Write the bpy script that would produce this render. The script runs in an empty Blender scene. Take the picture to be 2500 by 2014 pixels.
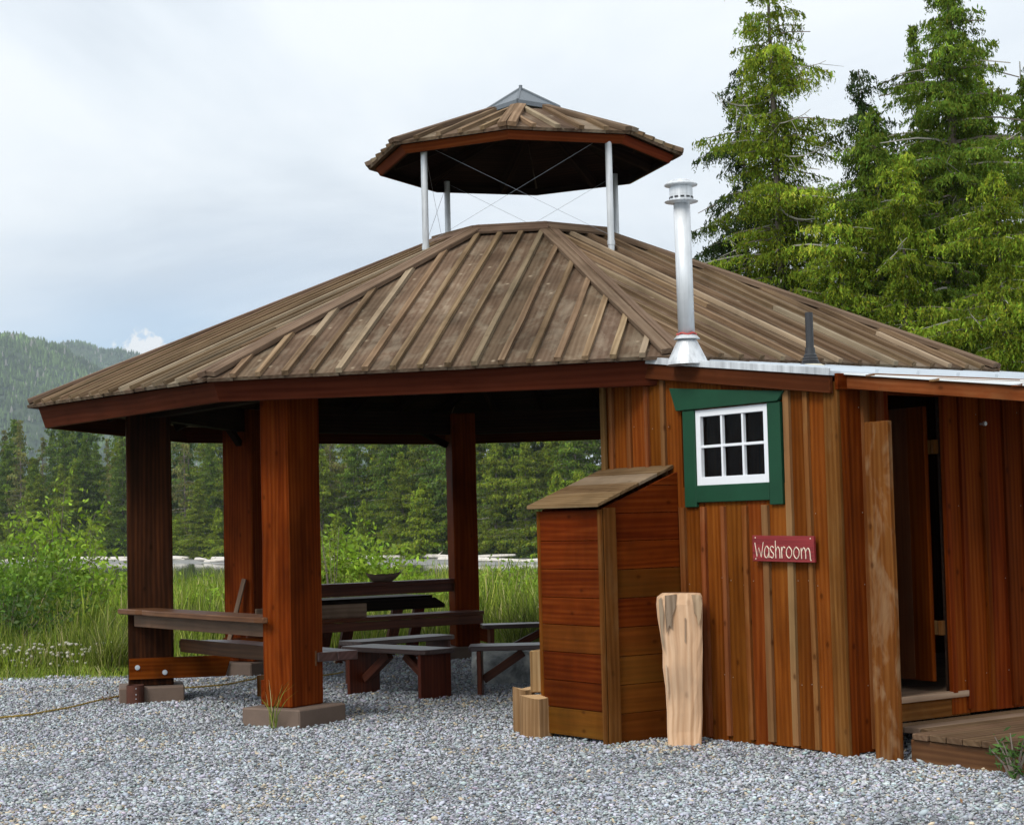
import bpy, math, random
import numpy as np
from mathutils import Vector as V, Matrix
R = math.radians
rng = np.random.default_rng(7)
random.seed(7)
scene = bpy.context.scene
col = scene.collection

# ------------------------------------------------------------------ camera
PITCH, ROLL = 0.0619, -0.0246
cd = bpy.data.cameras.new('camera'); cam = bpy.data.objects.new('camera', cd); col.objects.link(cam)
cd.lens = 63.15; cd.sensor_width = 36; cd.clip_start = 0.1; cd.clip_end = 8000
_r = V((1, 0, 0)); _u = V((0, -math.sin(PITCH), math.cos(PITCH))); _f = V((0, math.cos(PITCH), math.sin(PITCH)))
rt = _r * math.cos(ROLL) + _u * math.sin(ROLL); up = _u * math.cos(ROLL) - _r * math.sin(ROLL)
m = Matrix.Identity(4)
for i in range(3):
    m[i][0] = rt[i]; m[i][1] = up[i]; m[i][2] = -_f[i]
m[2][3] = 1.6
cam.matrix_world = m
scene.camera = cam
scene.render.resolution_x = 1024; scene.render.resolution_y = 824

def ray(x, y):          # x, y on a 2155 x 1736 sheet -> direction in the world
    x = x * 2500 / 2155 - 1250; y = y * 2500 / 2155 - 1007
    return (rt * (x / 4385.5) - up * (y / 4385.5) + _f)
def at_z(x, y, z):
    d = ray(x, y); return V((0, 0, 1.6)) + d * ((z - 1.6) / d.z)
def at_y(x, y, Y):
    d = ray(x, y); return V((0, 0, 1.6)) + d * (Y / d.y)

# ------------------------------------------------------------------ light
SUN_AZ = V((-0.55, -0.75, 0.95)).normalized()
w = bpy.data.worlds.new('World'); scene.world = w; w.use_nodes = True
nt = w.node_tree; N = nt.nodes; L = nt.links
for n_ in list(N): N.remove(n_)
def wn(t, **k):
    n_ = N.new(t)
    for a, b in k.items(): setattr(n_, a, b)
    return n_
out = wn('ShaderNodeOutputWorld')
sky = wn('ShaderNodeTexSky', sky_type='NISHITA', sun_disc=False)
sky.sun_elevation = math.asin(SUN_AZ.z); sky.sun_rotation = math.atan2(SUN_AZ.x, SUN_AZ.y)
bg1 = wn('ShaderNodeBackground'); bg1.inputs['Strength'].default_value = 0.11
smx = wn('ShaderNodeMix', data_type='RGBA', blend_type='MULTIPLY'); smx.inputs[0].default_value = 1; smx.inputs[7].default_value = (.62, .90, 1.22, 1)
L.new(sky.outputs[0], smx.inputs[6]); L.new(smx.outputs[2], bg1.inputs['Color'])
tc = wn('ShaderNodeTexCoord'); sep = wn('ShaderNodeSeparateXYZ'); L.new(tc.outputs['Generated'], sep.inputs[0])
def wm(op, a, b=None, c=None, clamp=False):
    n_ = wn('ShaderNodeMath', operation=op); n_.use_clamp = clamp
    for i, v in enumerate((a, b, c)):
        if v is None: continue
        if isinstance(v, (int, float)): n_.inputs[i].default_value = v
        else: L.new(v, n_.inputs[i])
    return n_.outputs[0]
zz = wm('ADD', wm('MAXIMUM', sep.outputs['Z'], 0.0), 0.09)
cmb = wn('ShaderNodeCombineXYZ')
L.new(wm('DIVIDE', sep.outputs['X'], zz), cmb.inputs[0]); L.new(wm('DIVIDE', sep.outputs['Y'], zz), cmb.inputs[1])
def wnoise(scale, detail, rough, loc=(0, 0, 0), sc=(1, 1, 1), src=None, dist=0):
    mp = wn('ShaderNodeMapping'); mp.inputs['Location'].default_value = loc; mp.inputs['Scale'].default_value = sc
    L.new(src or cmb.outputs[0], mp.inputs[0])
    n_ = wn('ShaderNodeTexNoise'); n_.inputs['Scale'].default_value = scale; n_.inputs['Detail'].default_value = detail
    n_.inputs['Roughness'].default_value = rough; n_.inputs['Distortion'].default_value = dist
    L.new(mp.outputs[0], n_.inputs['Vector']); return n_.outputs['Fac']
def wramp(src, stops):
    n_ = wn('ShaderNodeValToRGB'); cr = n_.color_ramp
    while len(cr.elements) < len(stops): cr.elements.new(0.5)
    for e, (p_, c_) in zip(cr.elements, stops): e.position = p_; e.color = (*c_, 1)
    L.new(src, n_.inputs[0]); return n_.outputs[0]
cn = wnoise(0.95, 6, 0.55, (3.1, 1.2, 0), (1, 0.6, 1), dist=0.4)
ccol = wramp(cn, [(0.30, (0.66, 0.72, 0.79)), (0.43, (0.80, 0.855, 0.91)), (0.55, (0.90, 0.94, 0.975)), (0.66, (0.93, 0.955, 0.97))])
bg2 = wn('ShaderNodeBackground'); L.new(ccol, bg2.inputs['Color']); bg2.inputs['Strength'].default_value = 1.0
# blue gaps low over the left horizon
gap = wnoise(2.2, 5, 0.55, (5.7, 0.4, 2.0), (1, 1, 3.4), src=tc.outputs['Generated'], dist=0.3)
low = wm('SUBTRACT', 1.0, wm('MULTIPLY', wm('ABSOLUTE', wm('SUBTRACT', sep.outputs['Z'], 0.105)), 13.0), clamp=True)
left = wm('MULTIPLY', wm('SUBTRACT', 0.02, sep.outputs['X']), 7.0, clamp=True)
left = wm('MINIMUM', left, 1.0)
gm = wm('MULTIPLY', wm('MULTIPLY', low, left), wm('MULTIPLY', wm('SUBTRACT', gap, 0.28), 3.4, clamp=True), clamp=True)
# one white cumulus head just over the ridge
pd = ray(300, 752).normalized()
dv = wn('ShaderNodeVectorMath', operation='DISTANCE'); L.new(tc.outputs['Generated'], dv.inputs[0]); dv.inputs[1].default_value = pd
pn = wnoise(120, 3, 0.6, src=tc.outputs['Generated'])
puff = wm('MULTIPLY', wm('SUBTRACT', wm('ADD', 0.0030, wm('MULTIPLY', pn, 0.024)), dv.outputs['Value']), 320, clamp=True)
gm = wm('MULTIPLY', gm, wm('SUBTRACT', 1.0, puff))
mx0 = wn('ShaderNodeMixShader'); bg3 = wn('ShaderNodeBackground'); bg3.inputs['Color'].default_value = (.92, .93, .94, 1)
L.new(puff, mx0.inputs[0]); L.new(bg2.outputs[0], mx0.inputs[1]); L.new(bg3.outputs[0], mx0.inputs[2])
mx = wn('ShaderNodeMixShader')
L.new(wm('MULTIPLY', gm, 0.8), mx.inputs[0]); L.new(mx0.outputs[0], mx.inputs[1]); L.new(bg1.outputs[0], mx.inputs[2])
L.new(mx.outputs[0], out.inputs['Surface'])

sd = bpy.data.lights.new('sun', 'SUN'); so = bpy.data.objects.new('sun', sd); col.objects.link(so)
sd.energy = 2.1; sd.angle = R(24); sd.color = (1, 0.95, 0.87)
so.rotation_euler = (-SUN_AZ).to_track_quat('-Z', 'Y').to_euler()
scene.view_settings.view_transform = 'Standard'; scene.view_settings.look = 'None'
scene.view_settings.gamma = 1; scene.view_settings.exposure = 0.25
scene.view_settings.use_curve_mapping = False

# ------------------------------------------------------------------ object helpers
def tag(o, label=None, cat=None, group=None, kind=None):
    if label: o['label'] = label
    if cat: o['category'] = cat
    if group: o['group'] = group
    if kind: o['kind'] = kind
    return o
def empty(name, loc, label, cat, group=None, parent=None):
    o = bpy.data.objects.new(name, None); col.objects.link(o); o.location = loc
    o.empty_display_size = 0.2
    if parent: o.parent = parent
    return tag(o, label, cat, group)
def link(name, me, mats, parent=None, bevel=0, smooth=False, org=None):
    """links a mesh as one object. Meshes are made in world space; org moves the origin."""
    o = bpy.data.objects.new(name, me); col.objects.link(o)
    for m_ in (mats if isinstance(mats, (list, tuple)) else [mats]): me.materials.append(m_)
    off = V((0, 0, 0))
    if parent:
        q = parent
        while q: off += q.location; q = q.parent
        o.parent = parent
    if org is None:
        if not parent:
            n_ = len(me.vertices); a = np.empty(n_ * 3, 'f'); me.vertices.foreach_get('co', a); a = a.reshape(-1, 3)
            org = V(((a[:, 0].min() + a[:, 0].max()) / 2, (a[:, 1].min() + a[:, 1].max()) / 2, float(a[:, 2].min())))
        else: org = off
    me.transform(Matrix.Translation(-org))
    o.location = org - off
    if smooth: me.polygons.foreach_set('use_smooth', np.ones(len(me.polygons), bool))
    if bevel:
        b = o.modifiers.new('bevel', 'BEVEL'); b.width = bevel; b.segments = 1; b.limit_method = 'ANGLE'; b.angle_limit = R(35)
    return o

def smooth(pts, m_=6):
    r_ = []
    for i in range(len(pts) - 1):
        p0, p1, p2, p3 = pts[max(i - 1, 0)], pts[i], pts[i + 1], pts[min(i + 2, len(pts) - 1)]
        for k in range(m_): q = k / m_; r_.append(.5 * ((2 * p1) + (p2 - p0) * q + (2 * p0 - 5 * p1 + 4 * p2 - p3) * q * q + (3 * p1 - p0 - 3 * p2 + p3) * q ** 3))
    return r_ + [pts[-1]]

class MB:
    """collects solids; every face gets grain UVs (u along the grain, metres) and a random triple"""
    def __init__(s): s.v = []; s.f = []; s.uv = []; s.r = []; s.mi = []
    def add(s, vs, fs, grain=V((0, 0, 1)), rnd=None, mi=0, uvs=None):
        b = len(s.v); vs = [V(p) for p in vs]; s.v += vs
        g = V(grain).normalized()
        r_ = rnd or (random.random(), random.random(), random.random())
        ou, ov = random.uniform(0, 40), random.uniform(0, 40)
        cen = sum(vs, V((0, 0, 0))) / len(vs)
        for f in fs:
            if uvs is not None and f in uvs:
                s.uv += [(q[0] + ou, q[1] + ov) for q in uvs[f]]
                s.f.append(tuple(i + b for i in f)); s.r.append(r_); s.mi.append(mi); continue
            p = [vs[i] - cen for i in f]
            n_ = V((0, 0, 0))
            for i in range(len(p)):
                a, c = p[i], p[(i + 1) % len(p)]
                n_ += V(((a.y - c.y) * (a.z + c.z), (a.z - c.z) * (a.x + c.x), (a.x - c.x) * (a.y + c.y)))
            if n_.length > 0: n_.normalize()
            if abs(n_.dot(g)) > 0.8:
                a1 = n_.orthogonal().normalized(); a2 = n_.cross(a1)
                s.uv += [(q.dot(a1) * 4 + ou, q.dot(a2) + ov) for q in p]
            else:
                c = n_.cross(g).normalized()
                s.uv += [(q.dot(g) + ou, q.dot(c) + ov) for q in p]
            s.f.append(tuple(i + b for i in f)); s.r.append(r_); s.mi.append(mi)
        return s
    def loft(s, rings, caps=True, rnd=None, mi=0, grain=None):
        k_ = len(rings[0]); vs = [V(p) for r_ in rings for p in r_]; fs = []; uvs = {}
        cen = [sum((V(p) for p in r_), V((0, 0, 0))) / k_ for r_ in rings]; u = [0.0]
        for i in range(1, len(rings)): u.append(u[-1] + (cen[i] - cen[i - 1]).length)
        m_ = len(rings) // 2; v = [0.0]
        for j in range(k_): v.append(v[-1] + (V(rings[m_][(j + 1) % k_]) - V(rings[m_][j])).length)
        for i in range(len(rings) - 1):
            for j in range(k_):
                j2 = (j + 1) % k_; f = (i * k_ + j, i * k_ + j2, (i + 1) * k_ + j2, (i + 1) * k_ + j); fs.append(f)
                uvs[f] = [(u[i], v[j]), (u[i], v[j + 1]), (u[i + 1], v[j + 1]), (u[i + 1], v[j])]
        if caps: fs += [tuple(range(k_ - 1, -1, -1)), tuple((len(rings) - 1) * k_ + j for j in range(k_))]
        g = grain or (cen[-1] - cen[0]); g = V(g)
        if g.length < 1e-6: g = V((0, 0, 1))
        return s.add(vs, fs, g, rnd, mi, uvs)
    def beam(s, p0, p1, wd, ht, upv=(0, 0, 1), seg=1, jit=0, rnd=None, mi=0, cut0=0, cut1=0):
        p0, p1 = V(p0), V(p1); a = (p1 - p0); ln = a.length; a.normalize(); u = V(upv)
        x = a.cross(u).normalized(); u = x.cross(a).normalized()
        rings = []; off = V((0, 0, 0))
        for i in range(seg + 1):
            rings.append([]); vs = rings[-1]
            t_ = i / seg; c = p0 + (p1 - p0) * t_
            if jit and 0 < i: off = x * random.uniform(-jit, jit) + u * random.uniform(-jit, jit) * 0.5
            for sx, su in ((-1, -1), (1, -1), (1, 1), (-1, 1)):
                e = V((0, 0, 0))
                if i == 0 and cut0: e = a * cut0 * (1 if su < 0 else 0)
                if i == seg and cut1: e = -a * cut1 * (1 if su < 0 else 0)
                jx = random.uniform(-jit, jit) * 0.6 if jit else 0
                vs.append(c + x * (sx * wd / 2 + jx) + u * (su * ht / 2) + off + e)
        return s.loft(rings, True, rnd, mi, a)
    def prism(s, pts, ext, grain=None, rnd=None, mi=0):
        pts = [V(p) for p in pts]; ext = V(ext); n_ = len(pts)
        nn = (pts[1] - pts[0]).cross(pts[2] - pts[1])
        if nn.dot(ext) > 0: pts = pts[::-1]
        vs = pts + [p + ext for p in pts]
        fs = [tuple(range(n_)), tuple(range(2 * n_ - 1, n_ - 1, -1))]
        for i in range(n_):
            j = (i + 1) % n_; fs.append((j, i, i + n_, j + n_))
        return s.add(vs, fs, grain or (pts[1] - pts[0]), rnd, mi)
    def tube(s, pts, rad, seg=12, caps=True, rnd=None, mi=0, grain=None):
        pts = [V(p) for p in pts]; n_ = len(pts)
        rad = rad if isinstance(rad, (list, tuple)) else [rad] * n_
        rings = []; x = None
        for i, p in enumerate(pts):
            rings.append([]); vs = rings[-1]
            d = (pts[min(i + 1, n_ - 1)] - pts[max(i - 1, 0)])
            if d.length < 1e-7: d = V((0, 0, 1))
            d.normalize()
            if x is None: x = d.orthogonal().normalized()
            else:
                x = x - d * x.dot(d)
                x = x.normalized() if x.length > 1e-6 else d.orthogonal().normalized()
            y = d.cross(x)
            for k in range(seg):
                a = 2 * math.pi * k / seg; vs.append(p + (x * math.cos(a) + y * math.sin(a)) * rad[i])
        return s.loft(rings, caps, rnd, mi, grain)
    def lathe(s, c, prof, seg=24, mi=0, rnd=None):   # prof: (r, z) from the bottom up, around a vertical axis at c
        c = V(c); vs = []; fs = []
        for r_, z_ in prof:
            for k in range(seg):
                a = 2 * math.pi * k / seg; vs.append(c + V((r_ * math.cos(a), r_ * math.sin(a), z_)))
        for i in range(len(prof) - 1):
            for k in range(seg):
                k2 = (k + 1) % seg; fs.append((i * seg + k, i * seg + k2, (i + 1) * seg + k2, (i + 1) * seg + k))
        fs += [tuple(range(seg - 1, -1, -1)), tuple((len(prof) - 1) * seg + k for k in range(seg))]
        return s.add(vs, fs, V((0, 0, 1)), rnd, mi)
    def build(s, name, mats, parent=None, bevel=0, smooth=False, org=None):
        me = bpy.data.meshes.new(name); me.from_pydata(s.v, [], s.f)
        uv = me.uv_layers.new(name='UVMap'); uv.data.foreach_set('uv', np.array(s.uv, 'f').ravel())
        at = me.attributes.new('rnd', 'FLOAT_VECTOR', 'FACE'); at.data.foreach_set('vector', np.array(s.r, 'f').ravel())
        if any(s.mi): me.polygons.foreach_set('material_index', s.mi)
        me.update()
        return link(name, me, mats, parent, bevel, smooth, org)

def fast_mesh(name, verts, faces_flat, sizes, colors=None, smooth=False):
    """numpy arrays -> mesh; colors: per-vertex rgb attribute 'tint'"""
    me = bpy.data.meshes.new(name); nv = len(verts); nf = len(sizes)
    me.vertices.add(nv); me.vertices.foreach_set('co', np.asarray(verts, 'f').ravel())
    me.loops.add(len(faces_flat)); me.loops.foreach_set('vertex_index', np.asarray(faces_flat, 'i'))
    me.polygons.add(nf); st = np.zeros(nf, 'i'); st[1:] = np.cumsum(sizes)[:-1]
    me.polygons.foreach_set('loop_start', st)
    if smooth: me.polygons.foreach_set('use_smooth', np.ones(nf, bool))
    if colors is not None:
        at = me.attributes.new('tint', 'FLOAT_VECTOR', 'POINT'); at.data.foreach_set('vector', np.asarray(colors, 'f').ravel())
    me.update(); return me

# ------------------------------------------------------------------ materials
class NT:
    def __init__(s, name):
        s.m = bpy.data.materials.new(name); s.m.use_nodes = True; s.t = s.m.node_tree; s.n = s.t.nodes
        s.b = s.n['Principled BSDF']; s.out = s.n['Material Output']
    def node(s, t_, **k):
        n_ = s.n.new(t_)
        for a, b in k.items(): setattr(n_, a, b)
        return n_
    def put(s, sock, v):
        if v is None: return
        if hasattr(v, 'is_linked'): s.t.links.new(v, sock)
        elif isinstance(v, (tuple, list)) and sock.type == 'RGBA': sock.default_value = (*v[:3], 1)
        else: sock.default_value = v
    def math(s, op, a, b=None, clamp=False):
        n_ = s.node('ShaderNodeMath', operation=op); n_.use_clamp = clamp; s.put(n_.inputs[0], a); s.put(n_.inputs[1], b); return n_.outputs[0]
    def coord(s, kind='Object', scale=(1, 1, 1), loc=(0, 0, 0), src=None):
        if src is None: src = s.node('ShaderNodeTexCoord').outputs[kind]
        mp = s.node('ShaderNodeMapping'); mp.inputs['Scale'].default_value = scale; mp.inputs['Location'].default_value = loc
        s.put(mp.inputs[0], src); return mp.outputs[0]
    def noise(s, vec, scale=1, detail=3, rough=0.5, dist=0):
        n_ = s.node('ShaderNodeTexNoise'); s.put(n_.inputs['Vector'], vec); n_.inputs['Scale'].default_value = scale
        n_.inputs['Detail'].default_value = detail; n_.inputs['Roughness'].default_value = rough; n_.inputs['Distortion'].default_value = dist
        return n_.outputs['Fac']
    def ramp(s, src, stops, interp='LINEAR'):
        n_ = s.node('ShaderNodeValToRGB'); cr = n_.color_ramp; cr.interpolation = interp
        while len(cr.elements) < len(stops): cr.elements.new(0.5)
        for e, (p_, c_) in zip(cr.elements, stops):
            e.position = p_; e.color = (*(c_ if isinstance(c_, (tuple, list)) else (c_,) * 3), 1)
        s.put(n_.inputs[0], src); return n_.outputs[0]
    def mix(s, f, a, b, mode='MIX'):
        n_ = s.node('ShaderNodeMix', data_type='RGBA', blend_type=mode); s.put(n_.inputs[0], f); s.put(n_.inputs[6], a); s.put(n_.inputs[7], b); return n_.outputs[2]
    def bump(s, h, strength=0.3, dist=0.01):
        n_ = s.node('ShaderNodeBump'); n_.inputs['Strength'].default_value = strength; n_.inputs['Distance'].default_value = dist
        s.put(n_.inputs['Height'], h); s.put(s.b.inputs['Normal'], n_.outputs[0])
    def base(s, c): s.put(s.b.inputs['Base Color'], c)
    def set(s, **k):
        for a, v in k.items(): s.put(s.b.inputs[a.replace('_', ' ')], v)

def wood(name, dark, mid, light, aged=(0.2, 0.17, 0.13), aged_amt=0.25, var=0.35, rough=0.65, knots=1.0, blotch=0.5, fine=38, spec=0.03, patch=0, knot_c=None):
    t = NT(name)
    uv = t.node('ShaderNodeUVMap').outputs[0]
    at = t.node('ShaderNodeAttribute', attribute_name='rnd'); sp = t.node('ShaderNodeSeparateXYZ'); t.put(sp.inputs[0], at.outputs['Vector'])
    g1 = t.noise(t.coord(scale=(1.1, fine, 1), src=uv), 1, 4, 0.6, 0.25)
    g2 = t.noise(t.coord(scale=(0.5, 7, 1), src=uv), 1, 3, 0.55, 1.4)
    wv = t.node('ShaderNodeTexWave', wave_type='BANDS', bands_direction='Y'); wv.inputs['Scale'].default_value = 2.2
    wv.inputs['Distortion'].default_value = 9; wv.inputs['Detail'].default_value = 2; wv.inputs['Detail Scale'].default_value = 0.6
    t.put(wv.inputs['Vector'], t.coord(scale=(0.35, 3.2, 1), src=uv))
    f = t.math('ADD', t.math('MULTIPLY', g1, 0.30), t.math('ADD', t.math('MULTIPLY', g2, 0.56), t.math('MULTIPLY', wv.outputs['Fac'], 0.14)))
    c = t.ramp(f, [(0.28, dark), (0.5, mid), (0.72, light)])
    # aged / bleached planks
    ag = t.math('MULTIPLY', t.math('SUBTRACT', sp.outputs[1], 1 - aged_amt, clamp=True), 1 / max(aged_amt, 0.01), clamp=True)
    agn = t.noise(t.coord(scale=(0.7, 2.5, 1), src=uv), 1.3, 3, 0.6)
    ag = t.math('MULTIPLY', ag, t.math('MULTIPLY', agn, 1.5, clamp=True))
    agc = t.mix(g1, tuple(x * 0.6 for x in aged), tuple(x * 1.3 for x in aged))
    c = t.mix(ag, c, agc)
    if patch:
        pn_ = t.noise(t.coord(scale=(2.2, 5.5, 1), src=uv), 1, 4, 0.62, 0.4)
        c = t.mix(t.math('MULTIPLY', t.ramp(pn_, [(0.50, 0.0), (0.66, 1.0)]), patch), c, agc)
    # plank to plank value
    val = t.math('ADD', 1 - var, t.math('MULTIPLY', sp.outputs[0], 2 * var))
    hsv = t.node('ShaderNodeHueSaturation'); t.put(hsv.inputs['Color'], c); t.put(hsv.inputs['Value'], val)
    t.put(hsv.inputs['Hue'], t.math('ADD', 0.494, t.math('MULTIPLY', sp.outputs[2], 0.014)))
    c = hsv.outputs[0]
    # uneven stain
    bl = t.noise(t.coord('Object', (1, 1, 0.5)), 1.7, 4, 0.62)
    c = t.mix(blotch, c, t.ramp(bl, [(0.3, 0.42), (0.5, 0.95), (0.72, 1.3)]), 'MULTIPLY')
    if knots:
        vo = t.node('ShaderNodeTexVoronoi', voronoi_dimensions='2D', feature='F1'); vo.inputs['Scale'].default_value = 1
        t.put(vo.inputs['Vector'], t.coord(scale=(3.0, 4.6, 1), src=uv))
        k = t.ramp(vo.outputs['Distance'], [(0.0, 1.0), (0.045, 0.8), (0.07, 0.25), (0.12, 0.0)])
        ksel = t.node('ShaderNodeSeparateXYZ'); t.put(ksel.inputs[0], vo.outputs['Color'])
        k = t.math('MULTIPLY', k, t.math('GREATER_THAN', ksel.outputs[0], 0.62))
        c = t.mix(t.math('MULTIPLY', k, 0.7 * knots), c, knot_c or tuple(x * 0.4 for x in dark))
    t.base(c); t.set(Roughness=rough, Specular_IOR_Level=spec)
    t.bump(g1, 0.35, 0.004)
    return t.m
M = {}
M['siding'] = wood('siding_wood', (0.090, 0.0185, 0.0024), (0.160, 0.0400, 0.0054), (0.230, 0.0680, 0.0108), (0.24, 0.12, 0.03), 0.08, 0.26, patch=.06)
M['batten'] = wood('batten_wood', (0.1148, 0.0289, 0.0060), (0.1804, 0.0547, 0.0156), (0.2542, 0.0950, 0.0336), (0.27, 0.175, 0.075), 0.55, 0.24, patch=.15)
M['facade'] = wood('facade_wood', (0.0697, 0.0099, 0.0012), (0.1312, 0.0228, 0.0024), (0.1968, 0.0456, 0.0060), (0.24, 0.11, 0.03), 0.08, 0.22)
M['post'] = wood('post_wood', (0.0738, 0.0122, 0.0012), (0.1435, 0.0274, 0.0024), (0.2132, 0.0532, 0.0072), (0.25, 0.12, 0.05), 0.1, 0.12, 0.6, knots=0.8, fine=11, blotch=1.0)
M['post_dark'] = wood('dark_post_wood', (0.012, 0.006, 0.003), (0.030, 0.012, 0.005), (0.075, 0.026, 0.008), (0.1, 0.06, 0.03), 0.1, 0.1, 0.5, knots=0.7, fine=11, blotch=1.0)
M['fascia'] = wood('fascia_wood', (0.055, 0.013, 0.005), (0.080, 0.020, 0.008), (0.11, 0.029, 0.012), (0.2, 0.1, 0.06), 0.05, 0.1, 0.6, knots=0.3, blotch=0.3)
M['eave'] = wood('cupola_fascia_wood', (0.11, 0.020, 0.007), (0.17, 0.034, 0.011), (0.23, 0.055, 0.018), (0.2, 0.1, 0.06), 0.05, 0.1, 0.6, knots=0.2, blotch=0.3)
M['roof'] = wood('roof_board_wood', (0.078, 0.050, 0.033), (0.122, 0.082, 0.055), (0.17, 0.122, 0.085), (0.27, 0.225, 0.165), 0.10, 0.20, 0.85, knots=1.2, blotch=0.75, patch=.45, knot_c=(.30, .24, .17), fine=30)
M['rbat'] = wood('roof_batten_wood', (0.10, 0.063, 0.036), (0.175, 0.117, 0.070), (0.28, 0.20, 0.125), (0.34, 0.28, 0.20), 0.25, 0.32, 0.85, knots=0.3, blotch=0.5)
M['hip'] = wood('hip_board_wood', (0.095, 0.060, 0.040), (0.15, 0.100, 0.070), (0.21, 0.15, 0.108), (0.3, 0.26, 0.2), 0.3, 0.15, 0.85, knots=0.4, blotch=0.5)
M['under'] = wood('shade_dark_wood', (0.012, 0.007, 0.005), (0.022, 0.012, 0.008), (0.035, 0.018, 0.011), (0.05, 0.03, 0.02), 0.1, 0.2, 0.8, knots=0)  # shade under the roof and indoors is put into this near-black colour
M['bench'] = wood('bench_wood', (0.045, 0.008, 0.003), (0.085, 0.017, 0.005), (0.14, 0.034, 0.010), (0.12, 0.07, 0.05), 0.15, 0.2, 0.45, knots=0.3, spec=.2)
M['benchtop'] = wood('bench_top_wood', (0.035, 0.018, 0.016), (0.065, 0.034, 0.030), (0.11, 0.065, 0.058), (0.16, 0.13, 0.12), 0.3, 0.2, 0.35, knots=0.3, spec=.5)
M['counter'] = wood('counter_wood', (0.065, 0.027, 0.011), (0.11, 0.050, 0.021), (0.17, 0.085, 0.038), (0.2, 0.14, 0.09), 0.2, 0.12, 0.5, knots=0.5, spec=.15)
M['dark'] = wood('dark_table_wood', (0.008, 0.006, 0.005), (0.016, 0.011, 0.008), (0.03, 0.018, 0.012), (0.04, 0.03, 0.02), 0.1, 0.2, 0.5, knots=0)
M['bin'] = wood('cupboard_wood', (0.0680, 0.0101, 0.0012), (0.1240, 0.0230, 0.0024), (0.1840, 0.0432, 0.0060), (0.15, 0.068, 0.010), 0.4, 0.32, 0.6, knots=0.9, blotch=0.7)
M['binlid'] = wood('cupboard_lid_wood', (0.10, 0.055, 0.026), (0.19, 0.115, 0.06), (0.29, 0.2, 0.12), (0.34, 0.26, 0.18), 0.5, 0.2, 0.75, knots=0.7)
M['trim'] = wood('trim_wood', (0.075, 0.026, 0.005), (0.13, 0.050, 0.011), (0.20, 0.09, 0.024), (0.20, 0.12, 0.05), 0.3, 0.12, 0.7, knots=0.6, patch=.25)
M['upright'] = wood('upright_board_wood', (0.085, 0.024, 0.005), (0.14, 0.046, 0.010), (0.20, 0.08, 0.020), (0.28, 0.18, 0.10), 0.1, 0.1, patch=.6, blotch=.6)
M['deck'] = wood('deck_wood', (0.065, 0.038, 0.022), (0.12, 0.074, 0.044), (0.18, 0.12, 0.076), (0.24, 0.18, 0.13), 0.3, 0.16, 0.75, knots=0.5)
M['pale'] = wood('fresh_wood', (0.36, 0.20, 0.105), (0.56, 0.36, 0.225), (0.70, 0.50, 0.34), (0.30, 0.23, 0.17), 0.1, 0.06, 0.8, knots=0.5, blotch=0.35, fine=60, patch=.3)
M['stick'] = wood('grey_stick_wood', (0.20, 0.13, 0.085), (0.30, 0.20, 0.14), (0.40, 0.29, 0.21), (0.4, 0.34, 0.28), 0.3, 0.1, 0.7, knots=0)
M['door'] = wood('door_wood', (0.08, 0.012, 0.001), (0.15, 0.025, 0.002), (0.21, 0.045, 0.004), (0.14, 0.06, 0.03), 0.1, 0.15, 0.55, knots=0.2)

def plain(name, c, rough=0.5, metal=0, nscale=6, amt=0.25, bump=0.0, spec=0.5):
    t = NT(name); n1 = t.noise(t.coord('Object'), nscale, 5, 0.6)
    t.base(t.mix(n1, tuple(x * (1 - amt) for x in c), tuple(min(1, x * (1 + amt)) for x in c)))
    t.set(Roughness=rough, Metallic=metal, Specular_IOR_Level=spec)
    if bump: t.bump(t.noise(t.coord('Object'), nscale * 6, 4, 0.6), bump, 0.01)
    return t.m
M['concrete'] = plain('footing_paint', (0.145, 0.100, 0.075), 0.8, 0, 9, 0.22, 0.25)
M['galv'] = plain('galvanised_steel', (0.74, 0.77, 0.80), 0.38, 0.35, 3, 0.10)
t = NT('galvanised_steel'); n1 = t.noise(t.coord('Object', (22, 22, 1.2)), 1, 5, 0.65); n2 = t.noise(t.coord('Object'), 2.3, 4, 0.6)
t.base(t.mix(.7, t.ramp(n1, [(.3, (.44, .46, .48)), (.5, (.66, .69, .72)), (.7, (.78, .81, .84))]), t.ramp(n2, [(.3, .62), (.62, 1.0)]), 'MULTIPLY')); t.set(Roughness=.42, Metallic=.3); M['galv'] = t.m
M['white_metal'] = plain('white_sheet_metal', (0.50, 0.55, 0.60), 0.45, 0.0, 1.5, 0.16)
M['flash'] = plain('roof_metal', (0.60, 0.66, 0.70), 0.45, 0.1, 2, 0.14)
M['steelgrey'] = plain('grey_steel', (0.16, 0.18, 0.20), 0.5, 0.5, 5, 0.2)
M['rust'] = plain('rusty_steel', (0.085, 0.026, 0.014), 0.75, 0.2, 14, 0.5, 0.2)
M['black'] = plain('black_rubber', (0.022, 0.023, 0.026), 0.5, 0, 6, 0.2)
M['white_paint'] = plain('white_paint', (0.80, 0.82, 0.86), 0.35, 0, 8, 0.04)
M['green_paint'] = plain('green_paint', (0.006, 0.052, 0.024), 0.65, 0, 5, 0.25, 0.15, 0.3)
M['putty'] = plain('cream_sealant', (0.62, 0.57, 0.44), 0.6)
M['red_seal'] = plain('red_sealant', (0.45, 0.05, 0.04), 0.5)
M['bolt'] = plain('bolt_steel', (0.6, 0.64, 0.68), 0.3, 0.7)
M['rope'] = plain('yellow_rope', (0.36, 0.25, 0.06), 0.8, 0, 40, 0.3)
M['letter'] = plain('cream_lettering', (0.78, 0.66, 0.52), 0.7)
M['rock'] = plain('grey_boulder', (0.115, 0.125, 0.125), 0.85, 0, 3.5, 0.75, 0.8)
M['nail'] = plain('nail_heads', (0.30, 0.26, 0.22), 0.6, 0.3)
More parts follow.
